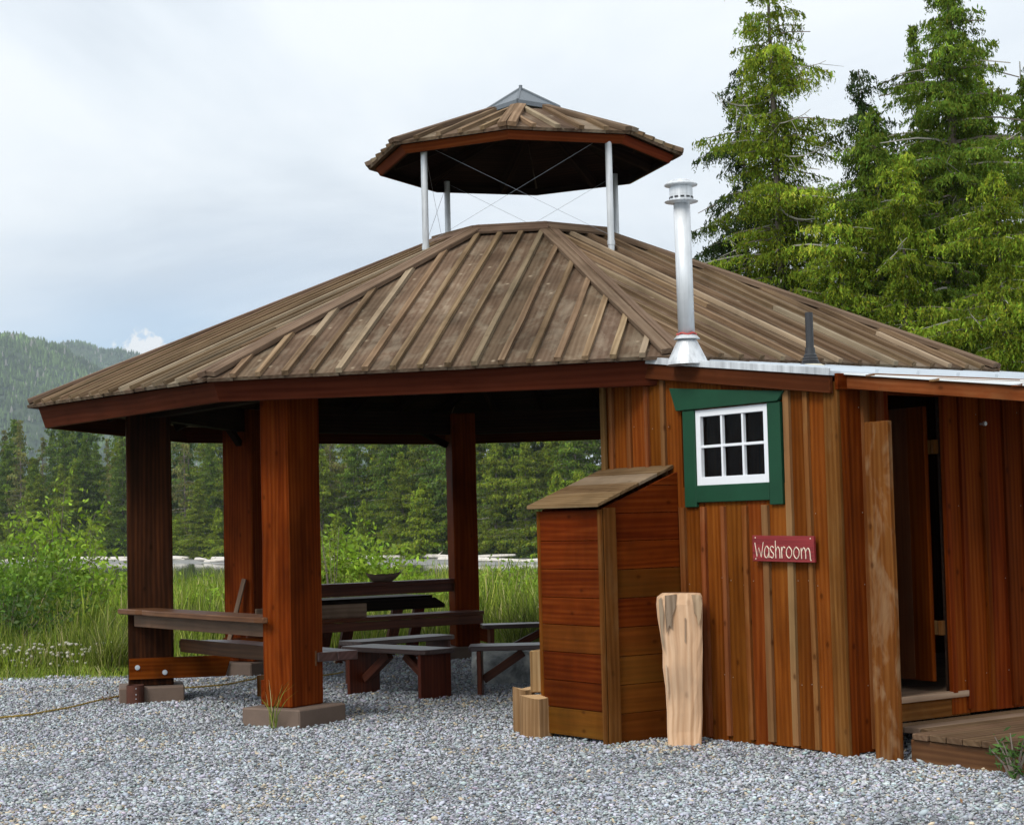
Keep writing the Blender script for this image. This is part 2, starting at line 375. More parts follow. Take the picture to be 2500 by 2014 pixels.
M['wire'] = plain('brace_wire', (0.25, 0.27, 0.3), 0.4, 0.5)
t = NT('sign_wood'); c_ = t.noise(t.coord(scale=(1, 55, 1), src=t.node('ShaderNodeUVMap').outputs[0]), 1, 4, 0.6)
t.base(t.ramp(c_, [(0.3, (0.10, 0.006, 0.007)), (0.55, (0.23, 0.016, 0.019)), (0.75, (0.30, 0.035, 0.038))])); t.set(Roughness=0.6); t.bump(c_, 0.5, 0.004); M['sign'] = t.m
t = NT('window_glass'); t.set(Roughness=0.02, Transmission_Weight=1.0, IOR=1.12, Specular_IOR_Level=0.2); t.base((0.6, 0.63, 0.63)); M['glass'] = t.m
t = NT('skylight_glass'); n1 = t.noise(t.coord('Object'), 3, 3); t.base(t.mix(n1, (0.05, 0.065, 0.08), (0.09, 0.11, 0.13))); t.set(Roughness=0.25, Specular_IOR_Level=0.4); M['skyglass'] = t.m
t = NT('translucent_panel'); t.base((0.75, 0.78, 0.80)); t.set(Roughness=0.35); M['panel'] = t.m
t = NT('stump_end'); cc = t.coord('Object'); wv = t.node('ShaderNodeTexWave', wave_type='RINGS', rings_direction='Z'); t.put(wv.inputs['Vector'], cc)
wv.inputs['Scale'].default_value = 22; wv.inputs['Distortion'].default_value = 3
t.base(t.mix(wv.outputs['Fac'], (0.44, 0.27, 0.13), (0.6, 0.40, 0.21))); t.set(Roughness=0.8); M['stump_end'] = t.m

def tinted(name, rough=0.7, trans=0.0, bump=0, spec=0.3, dry=None):
    t = NT(name); at = t.node('ShaderNodeAttribute', attribute_name='tint').outputs['Color']
    t.base(at); t.set(Roughness=rough, Specular_IOR_Level=spec)
    if trans:
        tr = t.node('ShaderNodeBsdfTranslucent'); t.put(tr.inputs['Color'], at); mxs = t.node('ShaderNodeMixShader'); mxs.inputs[0].default_value = trans
        t.put(mxs.inputs[1], t.b.outputs[0]); t.put(mxs.inputs[2], tr.outputs[0]); t.put(t.out.inputs['Surface'], mxs.outputs[0])
    return t.m
M['leaf'] = tinted('leaf_green', 0.55, 0.35)
M['needle'] = tinted('conifer_green', 0.9, 0.28, spec=0.0)
M['pebble'] = tinted('pebble_stone', 0.75)
M['bark'] = plain('bark', (0.16, 0.13, 0.11), 0.9, 0, 8, 0.45, 0.6)
M['limb'] = plain('bleached_limb', (0.36, 0.34, 0.30), 0.85, 0, 6, 0.3)

# ------------------------------------------------------------------ ground, water, far land
def grid(name, xs, ys, zf, mat, label, kindname='structure'):
    X, Y = np.meshgrid(xs, ys); Z = zf(X, Y); nx, ny = len(xs), len(ys)
    vs = np.stack([X, Y, Z], -1).reshape(-1, 3)
    i, j = np.meshgrid(np.arange(nx - 1), np.arange(ny - 1)); a = (j * nx + i).ravel()
    f = np.stack([a, a + 1, a + nx + 1, a + nx], -1).ravel()
    o = link(name, fast_mesh(name, vs, f, np.full(len(a), 4), smooth=True), mat, org=V((0, 0, 0)))
    tag(o, label, kind=kindname); return o
def lin(*seg):
    r_ = []
    for a, b, n_ in seg: r_ += list(np.linspace(a, b, n_, endpoint=False))
    return np.array(r_ + [seg[-1][1]])
SH0, SHX = 268.0, -1.20           # far shore: Y = SH0 + SHX * x
def shore(x): return SH0 + SHX * x
def fbm(X, Y, s, seed=0, oct_=4):
    r_ = np.random.default_rng(seed); z = 0 * X
    for o_ in range(oct_):
        for _ in range(3):
            a = r_.uniform(0, 6.28); k = (2 ** o_) / s * r_.uniform(0.7, 1.3)
            z = z + np.sin((X * math.cos(a) + Y * math.sin(a)) * k * 6.28 + r_.uniform(0, 6.28)) / 2 ** o_ / 3
    return z
def ground_z(X, Y):
    z = np.interp(Y, [0, 38, 70, 110], [0, 0, -5, -6.5])
    e = np.clip((X - 18) / 25, 0, 1)       # land stays high on the right, where the cedars stand
    z = z * (1 - e)
    far = np.interp(Y - shore(X), [-40, -6, 0, 10, 60, 400, 900, 1500], [-6.5, -4.8, -4.5, -4.1, -3.0, 4, 30, 55])
    return np.where(Y > 150, far, z)
t = NT('field_soil'); c_ = t.noise(t.coord('Object'), 0.8, 6, 0.6)
t.base(t.ramp(c_, [(0.3, (0.03, 0.045, 0.012)), (0.55, (0.06, 0.085, 0.02)), (0.75, (0.10, 0.11, 0.035))])); t.set(Roughness=0.95); t.bump(c_, 0.6, 0.05)
M['soil'] = t.m
grid('ground', lin((-4000, -1500, 6), (-1500, -300, 14), (-300, -20, 30), (-20, 40, 40), (40, 400, 24), (400, 1500, 12), (1500, 4000, 6)), lin((-40, 20, 12), (20, 120, 50), (120, 240, 20), (240, 500, 60), (500, 1800, 24), (1800, 7000, 12)), ground_z, M['soil'], 'grassy field and the land beyond the water')

def pad_edge(x):      # far edge of the gravel
    return np.interp(x, [-20, -5.5, -4.4, -3.6, -1.0, 0.5, 4, 8, 20], [20.6, 20.35, 20.15, 20.9, 22.9, 23.6, 23.2, 22.0, 20]) + 0.12 * np.sin(x * 2.3) + 0.07 * np.sin(x * 7.1)
t = NT('gravel_bed'); cc = t.coord('Object')
vo = t.node('ShaderNodeTexVoronoi', feature='F1'); vo.inputs['Scale'].default_value = 42; t.put(vo.inputs['Vector'], cc)
big = t.noise(cc, 0.7, 4, 0.6)
vs_ = t.node('ShaderNodeSeparateXYZ'); t.put(vs_.inputs[0], vo.outputs['Color'])
c_ = t.ramp(vs_.outputs[0], [(0.0, (0.045, 0.05, 0.058)), (0.5, (0.13, 0.14, 0.15)), (0.85, (0.24, 0.25, 0.26)), (1.0, (0.34, 0.34, 0.33))])
c_ = t.mix(0.6, c_, t.ramp(big, [(0.3, 0.7), (0.7, 1.25)]), 'MULTIPLY')
t.base(c_); t.set(Roughness=0.9); t.bump(vo.outputs['Distance'], 0.9, 0.03); M['gravel'] = t.m
xs = lin((-16, 16, 128)); nx = len(xs); rows = [-6 * np.ones(nx), 8 * np.ones(nx)] + [8 + (pad_edge(xs) - 8) * k / 8 for k in range(1, 9)]
vs = np.concatenate([np.stack([xs, r_, np.full(nx, 0.004)], -1) for r_ in rows])
i, j = np.meshgrid(np.arange(nx - 1), np.arange(len(rows) - 1)); a = (j * nx + i).ravel()
tag(link('gravel_yard', fast_mesh('gravel_yard', vs, np.stack([a, a + 1, a + nx + 1, a + nx], -1).ravel(), np.full(len(a), 4)), M['gravel'], org=V((0, 0, 0))), 'yard of blue grey gravel', kind='structure')

# pebbles lying on the yard: real stones, one mesh
def ico():
    g = (1 + 5 ** .5) / 2
    v = np.array([(-1, g, 0), (1, g, 0), (-1, -g, 0), (1, -g, 0), (0, -1, g), (0, 1, g), (0, -1, -g), (0, 1, -g), (g, 0, -1), (g, 0, 1), (-g, 0, -1), (-g, 0, 1)], float)
    f = np.array([(0, 11, 5), (0, 5, 1), (0, 1, 7), (0, 7, 10), (0, 10, 11), (1, 5, 9), (5, 11, 4), (11, 10, 2), (10, 7, 6), (7, 1, 8), (3, 9, 4), (3, 4, 2), (3, 2, 6), (3, 6, 8), (3, 8, 9), (4, 9, 5), (2, 4, 11), (6, 2, 10), (8, 6, 7), (9, 8, 1)])
    return v / np.linalg.norm(v[0]), f
IV, IF = ico()
def pebbles():
    n_ = 255000
    Y = 8.6 + (23.6 - 8.6) * rng.random(n_ * 2) ** 1.25
    X = (rng.random(n_ * 2) - 0.46) * (0.60 * Y + 2.6)
    k = (Y < pad_edge(X) + 0.15 * rng.random(n_ * 2)) ; X, Y = X[k][:n_], Y[k][:n_]; n_ = len(X)
    s = rng.lognormal(math.log(0.0072), 0.36, n_).clip(0.004, 0.026) * np.interp(Y, [9, 22], [0.95, 1.4])
    v = IV[None] * (1 + 0.28 * (rng.random((n_, 12, 1)) - 0.5)) * np.stack([s * rng.uniform(0.9, 1.5, n_), s * rng.uniform(0.7, 1.1, n_), s * rng.uniform(0.45, 0.75, n_)], -1)[:, None]
    a = rng.random(n_) * 6.28; c, d = np.cos(a)[:, None], np.sin(a)[:, None]
    x = v[..., 0] * c - v[..., 1] * d + X[:, None]; y = v[..., 0] * d + v[..., 1] * c + Y[:, None]
    tl = rng.normal(0, 0.3, (n_, 1)); z = v[..., 2] + (v[..., 0] * tl) + (s * rng.uniform(0.1, 0.8, n_))[:, None] + 0.004
    vv = np.stack([x, y, z], -1).reshape(-1, 3)
    f = (IF[None] + 12 * np.arange(n_)[:, None, None]).ravel()
    g = rng.beta(2.8, 2.8, n_)[:, None] * 0.54 + 0.125
    patch = 1 + 0.16 * fbm(X, Y, 2.6, 5)[:, None] + .08 * fbm(X, Y, .7, 6)[:, None]
    tint = g * patch * np.array([0.925, 0.985, 1.07]) * (1 + 0.05 * rng.normal(size=(n_, 3)))
    tan = rng.random(n_) < 0.035 + 0.16 * (fbm(X, Y, 3.3, 9) > .55) + .4 * np.exp(-((X - 1.0) ** 2 + (Y - 12.75) ** 2) / .12); tint[tan] = g[tan] * np.array([1.15, 0.98, 0.72])
    me = fast_mesh('pebbles', vv, f, np.full(n_ * 20, 3), np.repeat(tint.clip(0.02, 0.8), 12, 0), smooth=True)
    o = link('gravel_pebbles', me, M['pebble'], org=V((0, 0, 0))); tag(o, 'loose blue grey pebbles covering the yard', 'gravel', kind='stuff')
pebbles()

# water
t = NT('inlet_water'); cc = t.coord('Object', (0.25, 1, 1)); c_ = t.noise(cc, 0.8, 5, 0.6)
t.base((0.035, 0.055, 0.065)); t.set(Roughness=0.04, IOR=1.2); t.bump(c_, 0.10, 0.05); M['water'] = t.m
o = MB(); o.add([(-900, 60, -4.2), (500, 60, -4.2), (500, 900, -4.2), (-900, 900, -4.2)], [(0, 1, 2, 3)], V((1, 0, 0)))
tag(o.build('water', M['water'], org=V((0, 0, 0))), 'dark inlet water behind the meadow', kind='structure')
# pale beach strip
t = NT('beach_stone'); c_ = t.noise(t.coord('Object', (0.3, 1, 1)), 0.9, 6, 0.7)
t.base(t.ramp(c_, [(0.3, (0.13, 0.13, 0.13)), (0.55, (0.27, 0.27, 0.26)), (0.7, (0.42, 0.41, 0.39))])); t.set(Roughness=0.9); M['beach'] = t.m
xs = np.linspace(-330, 190, 105); nx = len(xs); offs = [(-14, -4.30), (-9, -4.13), (-4, -4.0), (3, -3.88), (16, -3.7)]
vs = np.concatenate([np.stack([xs, shore(xs) + a_ + 2.2 * np.sin(xs * 0.09) + 1.2 * np.sin(xs * .31), np.full(nx, b_) + 0.03 * np.sin(xs * 0.4 + a_)], -1) for a_, b_ in offs])
i, j = np.meshgrid(np.arange(nx - 1), np.arange(len(offs) - 1)); a = (j * nx + i).ravel()
tag(link('beach', fast_mesh('beach', vs, np.stack([a, a + 1, a + nx + 1, a + nx], -1).ravel(), np.full(len(a), 4)), M['beach'], org=V((0, 0, 0))), 'pale stony beach on the far shore', kind='structure')
M['drift'] = plain('bleached_driftwood', (0.66, 0.62, 0.56), 0.9, 0, 1.5, 0.2)
def px_of(x, y, z=0):
    p_ = V((x, y, z - 1.6)); return (p_.dot(rt) / p_.dot(_f) * 4385.5 + 1250) * .862
def where(px):
    for lim, txt in ((262, 'left of the dark post'), (362, 'behind the dark post'), (487, 'between the dark post and rear left post'), (690, 'behind the front post'), (935, 'through the wide opening'), (1002, 'behind the rear post'), (1150, 'between the rear post and the cupboard')):
        if px < lim: return txt
    return 'hidden behind the washroom'
logmeshes = []
for k in range(4):
    b = MB(); ln = (9, 13, 17, 7)[k]
    b.tube([(-ln / 2, 0, 0.25), (-ln / 5, 0.2, 0.3), (ln / 5, -0.15, 0.32), (ln / 2, 0.1, 0.3)], [0.34, 0.32, 0.27, 0.16], 7)
    if k == 1: b.tube([(-ln / 4, 0, 0.3), (-ln / 4 + 0.8, 0.3, .8), (-ln / 4 + 1.3, 0.3, 1.1)], [0.12, 0.08, 0.04], 5)
    o = b.build('driftwood_log', M['drift'], org=V((0, 0, 0))); logmeshes.append(o.data); bpy.data.objects.remove(o)
for k in range(58):
    x = random.uniform(-112, 50) if k > 16 else random.uniform(-112, -30)
    o = bpy.data.objects.new('driftwood_log', logmeshes[k % 4]); col.objects.link(o)
    dy = random.uniform(-4, 12); o.location = (x, shore(x) + dy, -4.05 + (dy + 4) * 0.022); o.rotation_euler = (0, random.uniform(-.04, .04), math.atan(SHX) + random.uniform(-.35, .35))
    tag(o, ('short', 'pale', 'long', 'stubby')[k % 4] + ' bleached driftwood log on the far beach, ' + where(px_of(x, shore(x))), 'driftwood', 'driftwood logs along the far beach')

# ------------------------------------------------------------------ conifers
def conifer(seed, H, rad, n_br, leaf, droop, base_c, vary, top_frac=0.06, cmin=.35, bare=0.0, sparse=0.0, low=0.03, hang=0.5, lean=0.0, per=9, strands=3, limbs=0, asp=.30, pexp=.75):
    """returns (trunk MB, foliage mesh): limbs leave a tapered trunk and hold hanging sprays of small leaf faces"""
    r_ = np.random.default_rng(seed); tb = MB()
    bend = r_.normal(0, 0.012, 2) * H
    def tr(z): q = z / H; return np.array([bend[0] * math.sin(q * 3.1) + lean * z, bend[1] * math.sin(q * 2.2), z])
    tr_r = H * 0.011
    tb.tube([tr(H * q) for q in (0, .15, .3, .5, .7, .85, 1)], [tr_r * (1 - q * 0.93) for q in (0, .15, .3, .5, .7, .85, 1)], 6)
    C_, D_, S_, K_ = [], [], [], []
    for _ in range(limbs):                     # long bare grey limbs that sag and lift at the tip
        q = r_.uniform(.12, .8); z = H * q; az = r_.uniform(3.3, 6.1); ln = rad * r_.uniform(.6, 1.0) * (1.05 - q * .7); sg = r_.uniform(.25, .75); lp = []
        for k in range(9):
            t_ = k / 8; a2 = az + .25 * math.sin(t_ * 3 + seed); lp.append(tr(z) + np.array([math.cos(a2), math.sin(a2), 0]) * ln * t_ + np.array([0, 0, ln * (-sg * t_ * 1.3 + (sg + .1) * t_ * t_)]))
        tb.tube(lp, [.026 - .019 * k / 8 for k in range(9)], 4, caps=False, mi=1)
        for j in range(3):
            k = 3 + j * 2; p = V(lp[k]); tb.tube([p, p + V((r_.normal(0, .25), r_.normal(0, .15), r_.uniform(-.5, .15)))], [.009, .004], 3, caps=False, mi=1)
    clump = r_.random(24) * (1.3 - cmin) * 0.95 + cmin
    for b_ in range(n_br):
        q = low + (1 - low) * (b_ + r_.random()) / n_br; z = H * q
        prof = (1 - q) ** pexp * (0.55 + 0.45 * min(1, q / 0.15)) + top_frac * 0.5
        ln = rad * prof * r_.uniform(0.55, 1.15) * clump[int(q * 23)]
        if r_.random() < sparse: ln *= 0.35
        az = r_.random() * 6.283; d = np.array([math.cos(az), math.sin(az), 0])
        n_pt = max(3, int(ln / (leaf * 1.7))); pts = []
        for k in range(n_pt + 1):
            s = k / n_pt; pts.append(tr(z) + d * ln * s + np.array([0, 0, ln * (0.22 * s - droop * s * s + 0.28 * droop * s ** 4)]))
        if ln > rad * 0.25:
            st = max(1, n_pt // 4); pp = pts[::st]
            if len(pp) > 1: tb.tube(pp, [max(0.006, tr_r * 0.24 * (1 - q) * (1 - i_ / len(pp)) + H * .0006) for i_ in range(len(pp))], 4, caps=False, mi=1 if r_.random() < .3 else 0)
        if r_.random() < bare: continue
        shade = r_.normal(0, vary)
        for k in range(1, n_pt + 1):
            s = k / n_pt
            wd = ln * 0.32 * (1 - s * 0.75) + leaf
            n_s = max(1, int(strands * (0.5 + wd / (leaf * 9)) + r_.random())); side = np.array([-d[1], d[0], 0])
            off = r_.uniform(-1, 1, n_s) * wd; st0 = pts[k] + side * off[:, None] + d * r_.uniform(-1, 1, n_s)[:, None] * leaf * 1.5; st0[:, 2] -= np.abs(off) * 0.3
            ln_s = hang * r_.uniform(0.25, 1.0, n_s) * (0.55 + 0.45 * (1 - s)); m_ = per
            tq = (np.arange(m_) + r_.random(m_) * .6) / m_
            out_ = side * np.sign(off)[:, None] * r_.uniform(.1, .7, n_s)[:, None] + d * r_.uniform(0, .7, n_s)[:, None]
            c = st0[:, None] + out_[:, None] * (ln_s[:, None] * (tq - tq ** 2 * .4))[..., None]; c[..., 2] -= ln_s[:, None] * tq ** 1.4
            c = c + r_.normal(0, leaf * .35, c.shape); C_.append(c.reshape(-1, 3))
            dr = out_[:, None] * .8 * (1 - tq)[None, :, None] + np.array([0, 0, -.75]) + r_.normal(0, 0.42, c.shape); D_.append(dr.reshape(-1, 3))
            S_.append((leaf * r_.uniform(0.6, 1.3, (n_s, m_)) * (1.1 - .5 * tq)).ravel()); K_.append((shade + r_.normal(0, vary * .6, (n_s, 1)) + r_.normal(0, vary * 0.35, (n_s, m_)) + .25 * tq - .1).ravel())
    C = np.concatenate(C_); D = np.concatenate(D_); S = np.concatenate(S_); K = np.concatenate(K_)
    D /= np.linalg.norm(D, axis=1)[:, None]
    rn = r_.normal(size=D.shape); Wd = np.cross(D, rn); Wd /= np.linalg.norm(Wd, axis=1)[:, None] + 1e-9
    n_ = len(C); a = C - D * S[:, None]; e = C + D * S[:, None]
    l = C - D * S[:, None] * 0.15 + Wd * S[:, None] * asp; r2 = C - D * S[:, None] * 0.1 - Wd * S[:, None] * asp
    v = np.stack([a, l, e, r2], 1).reshape(-1, 3)
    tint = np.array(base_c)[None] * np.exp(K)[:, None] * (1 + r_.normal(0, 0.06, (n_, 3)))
    tint[:, 0] *= np.exp(r_.normal(0, 0.12, n_))
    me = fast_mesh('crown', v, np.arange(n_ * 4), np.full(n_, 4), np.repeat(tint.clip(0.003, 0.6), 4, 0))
    return tb, me
# --- tall cedars and hemlocks right of the pavilion
YG = (0.185, 0.250, 0.026); DG = (0.045, 0.072, 0.022); MG = (0.125, 0.190, 0.026)
def big_tree(name, px, Y, H, rad, kind, seed, label, lean=0.0, low=0.08, n_br=190, bare=0.12, leaf=0.058, cat='tree'):
    p = ray(px, 1090); x = p.x / p.y * Y
    rad *= 1.0 if seed in (14,) else 1.15; n_br = int(n_br * 1.55)
    if kind == 'cedar': tb, me = conifer(seed, H, rad, n_br, leaf, 0.46, YG, 0.30, bare=bare, sparse=0.18, low=low, hang=0.50, lean=lean, per=8, strands=4.3, cmin=.25 if seed == 11 else .45, limbs=11, pexp=.6)
    elif kind == 'mid': tb, me = conifer(seed, H, rad, n_br, leaf, 0.44, MG, 0.30, bare=bare, sparse=0.15, low=low, hang=0.42, lean=lean, per=8, strands=4.3, cmin=.4, limbs=9, pexp=.65)
    else: tb, me = conifer(seed, H, rad, n_br, leaf, 0.60, DG, 0.22, bare=bare, sparse=0.3, low=low, hang=0.55, lean=lean, per=8, strands=4.3, cmin=.2, limbs=3, pexp=.6)
    org = V((x, Y, 0)); e = empty(name, org, label, cat, 'tall conifers beside the pavilion')
    o = tb.build('trunk', [M['bark'], M['limb']], org=V((0, 0, 0))); o.parent = e
    c = bpy.data.objects.new('crown', me); col.objects.link(c); me.materials.append(M['needle']); c.parent = e
    return e
big_tree('cedar_tree', 1672, 40, 15.2, 2.9, 'cedar', 11, 'ragged light green cedar, first tall tree to the right of the stovepipe', lean=-0.012, n_br=230)
big_tree('hemlock_tree', 1592, 42.5, 12.4, 2.9, 'hem', 12, 'dark drooping hemlock behind the left side of the ragged cedar', n_br=150, bare=0.1)
big_tree('hemlock_tree', 1845, 41, 11.8, 2.6, 'hem', 13, 'dark hemlock with a bent tip, between the ragged cedar and the slim spire', lean=-0.01, n_br=170)
big_tree('cedar_tree', 1958, 39, 12.3, 1.25, 'mid', 14, 'slim narrow spire of a conifer left of the tallest cedar', n_br=150, low=0.1)
big_tree('cedar_tree', 2062, 38, 16.4, 2.7, 'mid', 15, 'tallest green cedar at the right, its pale trunk top cut by the picture edge', lean=-0.004, n_br=270)
big_tree('cedar_tree', 1930, 36, 8.9, 2.5, 'cedar', 16, 'bushy low cedar in front of the slim spire', n_br=150, low=0.02, bare=0.05)
big_tree('cedar_tree', 2120, 34.5, 8.2, 2.4, 'cedar', 17, 'bright low cedar at the right edge behind the metal roof', n_br=140, low=0.02, bare=0.05)
big_tree('cedar_tree', 1790, 37, 8.1, 2.5, 'cedar', 18, 'low leafy cedar behind the middle of the right roof slope', n_br=140, low=0.02, bare=0.06)
big_tree('cedar_tree', 2215, 39.5, 11.5, 2.3, 'mid', 19, 'green cedar partly cut by the right picture edge', n_br=190, low=0.05)
big_tree('cedar_tree', 1735, 43, 9.4, 3.0, 'mid', 20, 'mid green cedar filling the gap behind the ragged cedar and the bent hemlock', n_br=150, low=0.04)
big_tree('cedar_tree', 2010, 44, 11.0, 3.4, 'hem', 21, 'dark shaded conifer deep behind the tallest cedar and the spire', n_br=160, low=0.04)
big_tree('cedar_tree', 1600, 39.5, 6.6, 2.0, 'cedar', 22, 'low bushy cedar just right of the stovepipe, behind the roof edge', n_br=150, low=0.02, bare=0.05)
big_tree('cedar_tree', 1870, 37.5, 10.2, 2.6, 'mid', 23, 'rounded green cedar between the bent hemlock and the slim spire', n_br=170, low=0.02, bare=0.05)
big_tree('cedar_tree', 2090, 42, 12.6, 2.6, 'cedar', 24, 'light green cedar close behind the right side of the tallest cedar', n_br=190, low=0.02, bare=0.08)
for px, py0, py1, Y, lab in ((2158, 130, 420, 40, 'bare grey snag with a thin broken tip at the right picture edge'), (1994, 130, 260, 42, 'thin bare dead stem between the slim spire and the tallest cedar')):
    a_ = at_y(px, py1 + 200, Y); c_ = at_y(px - 12, py0, Y); b = MB(); a0 = V((a_.x + 0.3, Y, 0.0))
    b.tube([a0, a_, (a_ + c_) / 2 + V((0.06, 0, 0)), c_], [0.11, 0.06, 0.04, 0.012], 6)
    tag(b.build('dead_tree', M['limb']), lab, 'dead tree')

# --- forest across the water: six crowns and trunks, copied
KIND = [((0.115, 0.175, 0.022), 24, 5.4), ((0.050, 0.088, 0.024), 27, 5.0), ((0.175, 0.225, 0.024), 21, 6.0), ((0.115, 0.180, 0.034), 29, 5.6), ((0.20, 0.205, 0.060), 25, 3.8), ((0.215, 0.285, 0.026), 13, 5.2)]
farm = []
for k, (c_, H_, r_) in enumerate(KIND):
    tb, me = conifer(100 + k, H_, r_, 250 if k != 4 else 130, 0.22, 0.36, c_, 0.25, bare=0.03 if k != 4 else 0.3, sparse=0.08, low=0.02, hang=0.9, per=9, cmin=.4, strands=3)
    o = tb.build('trunk', [M['bark'], M['limb']], org=V((0, 0, 0))); me.materials.append(M['needle'])
    farm.append((o.data, me, H_)); bpy.data.objects.remove(o)
FL = ['mid green conifer', 'dark green conifer', 'yellowish cedar', 'blue green spruce', 'thin brownish conifer', 'young bright conifer']
def far_tree(x, dy, k, s):
    y = shore(x) + dy; z = float(ground_z(np.array([x]), np.array([y]))[0])
    hh = farm[k][2] * s; sz = 'short' if hh < 17 else 'tall' if hh > 26 else 'middling'; bk = 'at the far shore' if dy < 19 else 'deep in far forest' if dy > 36 else 'in the far forest'
    e = empty('conifer_tree', (x, y, z - 0.3), sz + ' ' + FL[k] + ' ' + bk + ', ' + where(px_of(x, y)), 'tree', 'conifers of the forest across the water')
    e.scale = (s * random.uniform(0.9, 1.25), s * random.uniform(0.9, 1.25), s); e.rotation_euler = (0, 0, random.uniform(0, 6.28))
    for nm, me in (('trunk', farm[k][0]), ('crown', farm[k][1])):
        o = bpy.data.objects.new(nm, me); col.objects.link(o); o.parent = e
random.seed(31)
rowsT = [(15, 5.2, 0.80), (22, 5.6, 0.95), (31, 5.5, 1.1), (42, 6, 1.2)]
for ri, (dy, st, sc) in enumerate(rowsT):
    x = -140.0
    while x < 66:
        xx = x + random.uniform(-1.6, 1.6); k = random.choice([0, 1, 2, 3, 0, 2, 4] if ri else [0, 2, 5, 5, 1, 2, 5])
        s = sc * random.choice([random.uniform(0.62 if ri < 2 else .8, .88), random.uniform(.85, 1.05), random.uniform(.95, 1.16)]) * float(np.interp(xx, [-130, -60, -20, 30], [1.30, 1.12, 1.2, 1.45]))
        # the skyline at the left of the photo is lower
        if ri == 3 and xx < -60: s *= 0.9
        if px_of(xx, shore(xx)) < 1420: far_tree(xx, dy + random.uniform(-2.5, 2.5), k, s)
        x += st
# dense low growth on the far bank behind the beach (nobody could count it)
def leaf_cloud(name, pts, size, base_c, vary, mat, label, cat, kind=None, up=0.3, aspect=0.45, flat=False, parent=None, org=None):
    n_ = len(pts); S = size * rng.uniform(0.6, 1.3, n_); D = rng.normal(size=(n_, 3)); D[:, 2] += up; D /= np.linalg.norm(D, axis=1)[:, None]
    Wd = np.cross(D, rng.normal(size=(n_, 3)) * (np.array([1, 1, .3]) if flat else 1)); Wd /= np.linalg.norm(Wd, axis=1)[:, None] + 1e-9
    S = S[:, None]; nrm = np.cross(D, Wd)
    v = np.stack([pts - D * S, pts - D * S * 0.1 + Wd * S * aspect + nrm * S * .12, pts + D * S, pts - D * S * 0.1 - Wd * S * aspect + nrm * S * .12], 1).reshape(-1, 3)
    K = np.exp(rng.normal(0, vary, n_))[:, None]; tint = np.array(base_c)[None] * K * (1 + rng.normal(0, 0.05, (n_, 3)))
    me = fast_mesh(name, v, np.arange(n_ * 4), np.full(n_, 4), np.repeat(tint.clip(0.003, 0.7), 4, 0))
    o = link(name, me, mat, parent=parent, org=org)
    if label: tag(o, label, cat, kind=kind)
    return o
n_ = 26000; X = rng.uniform(-150, 50, n_); dY = rng.uniform(11, 24, n_); Zb = ground_z(X, shore(X) + dY)
hh = 1.6 + 1.1 * fbm(X, dY, 9, 3)
leaf_cloud('bank_bushes', np.stack([X, shore(X) + dY, Zb + rng.random(n_) * hh * 1.6], -1), 0.4, (0.055, 0.09, 0.02), 0.35, M['needle'], 'low green growth along the far bank under the conifers', 'bushes', 'stuff')

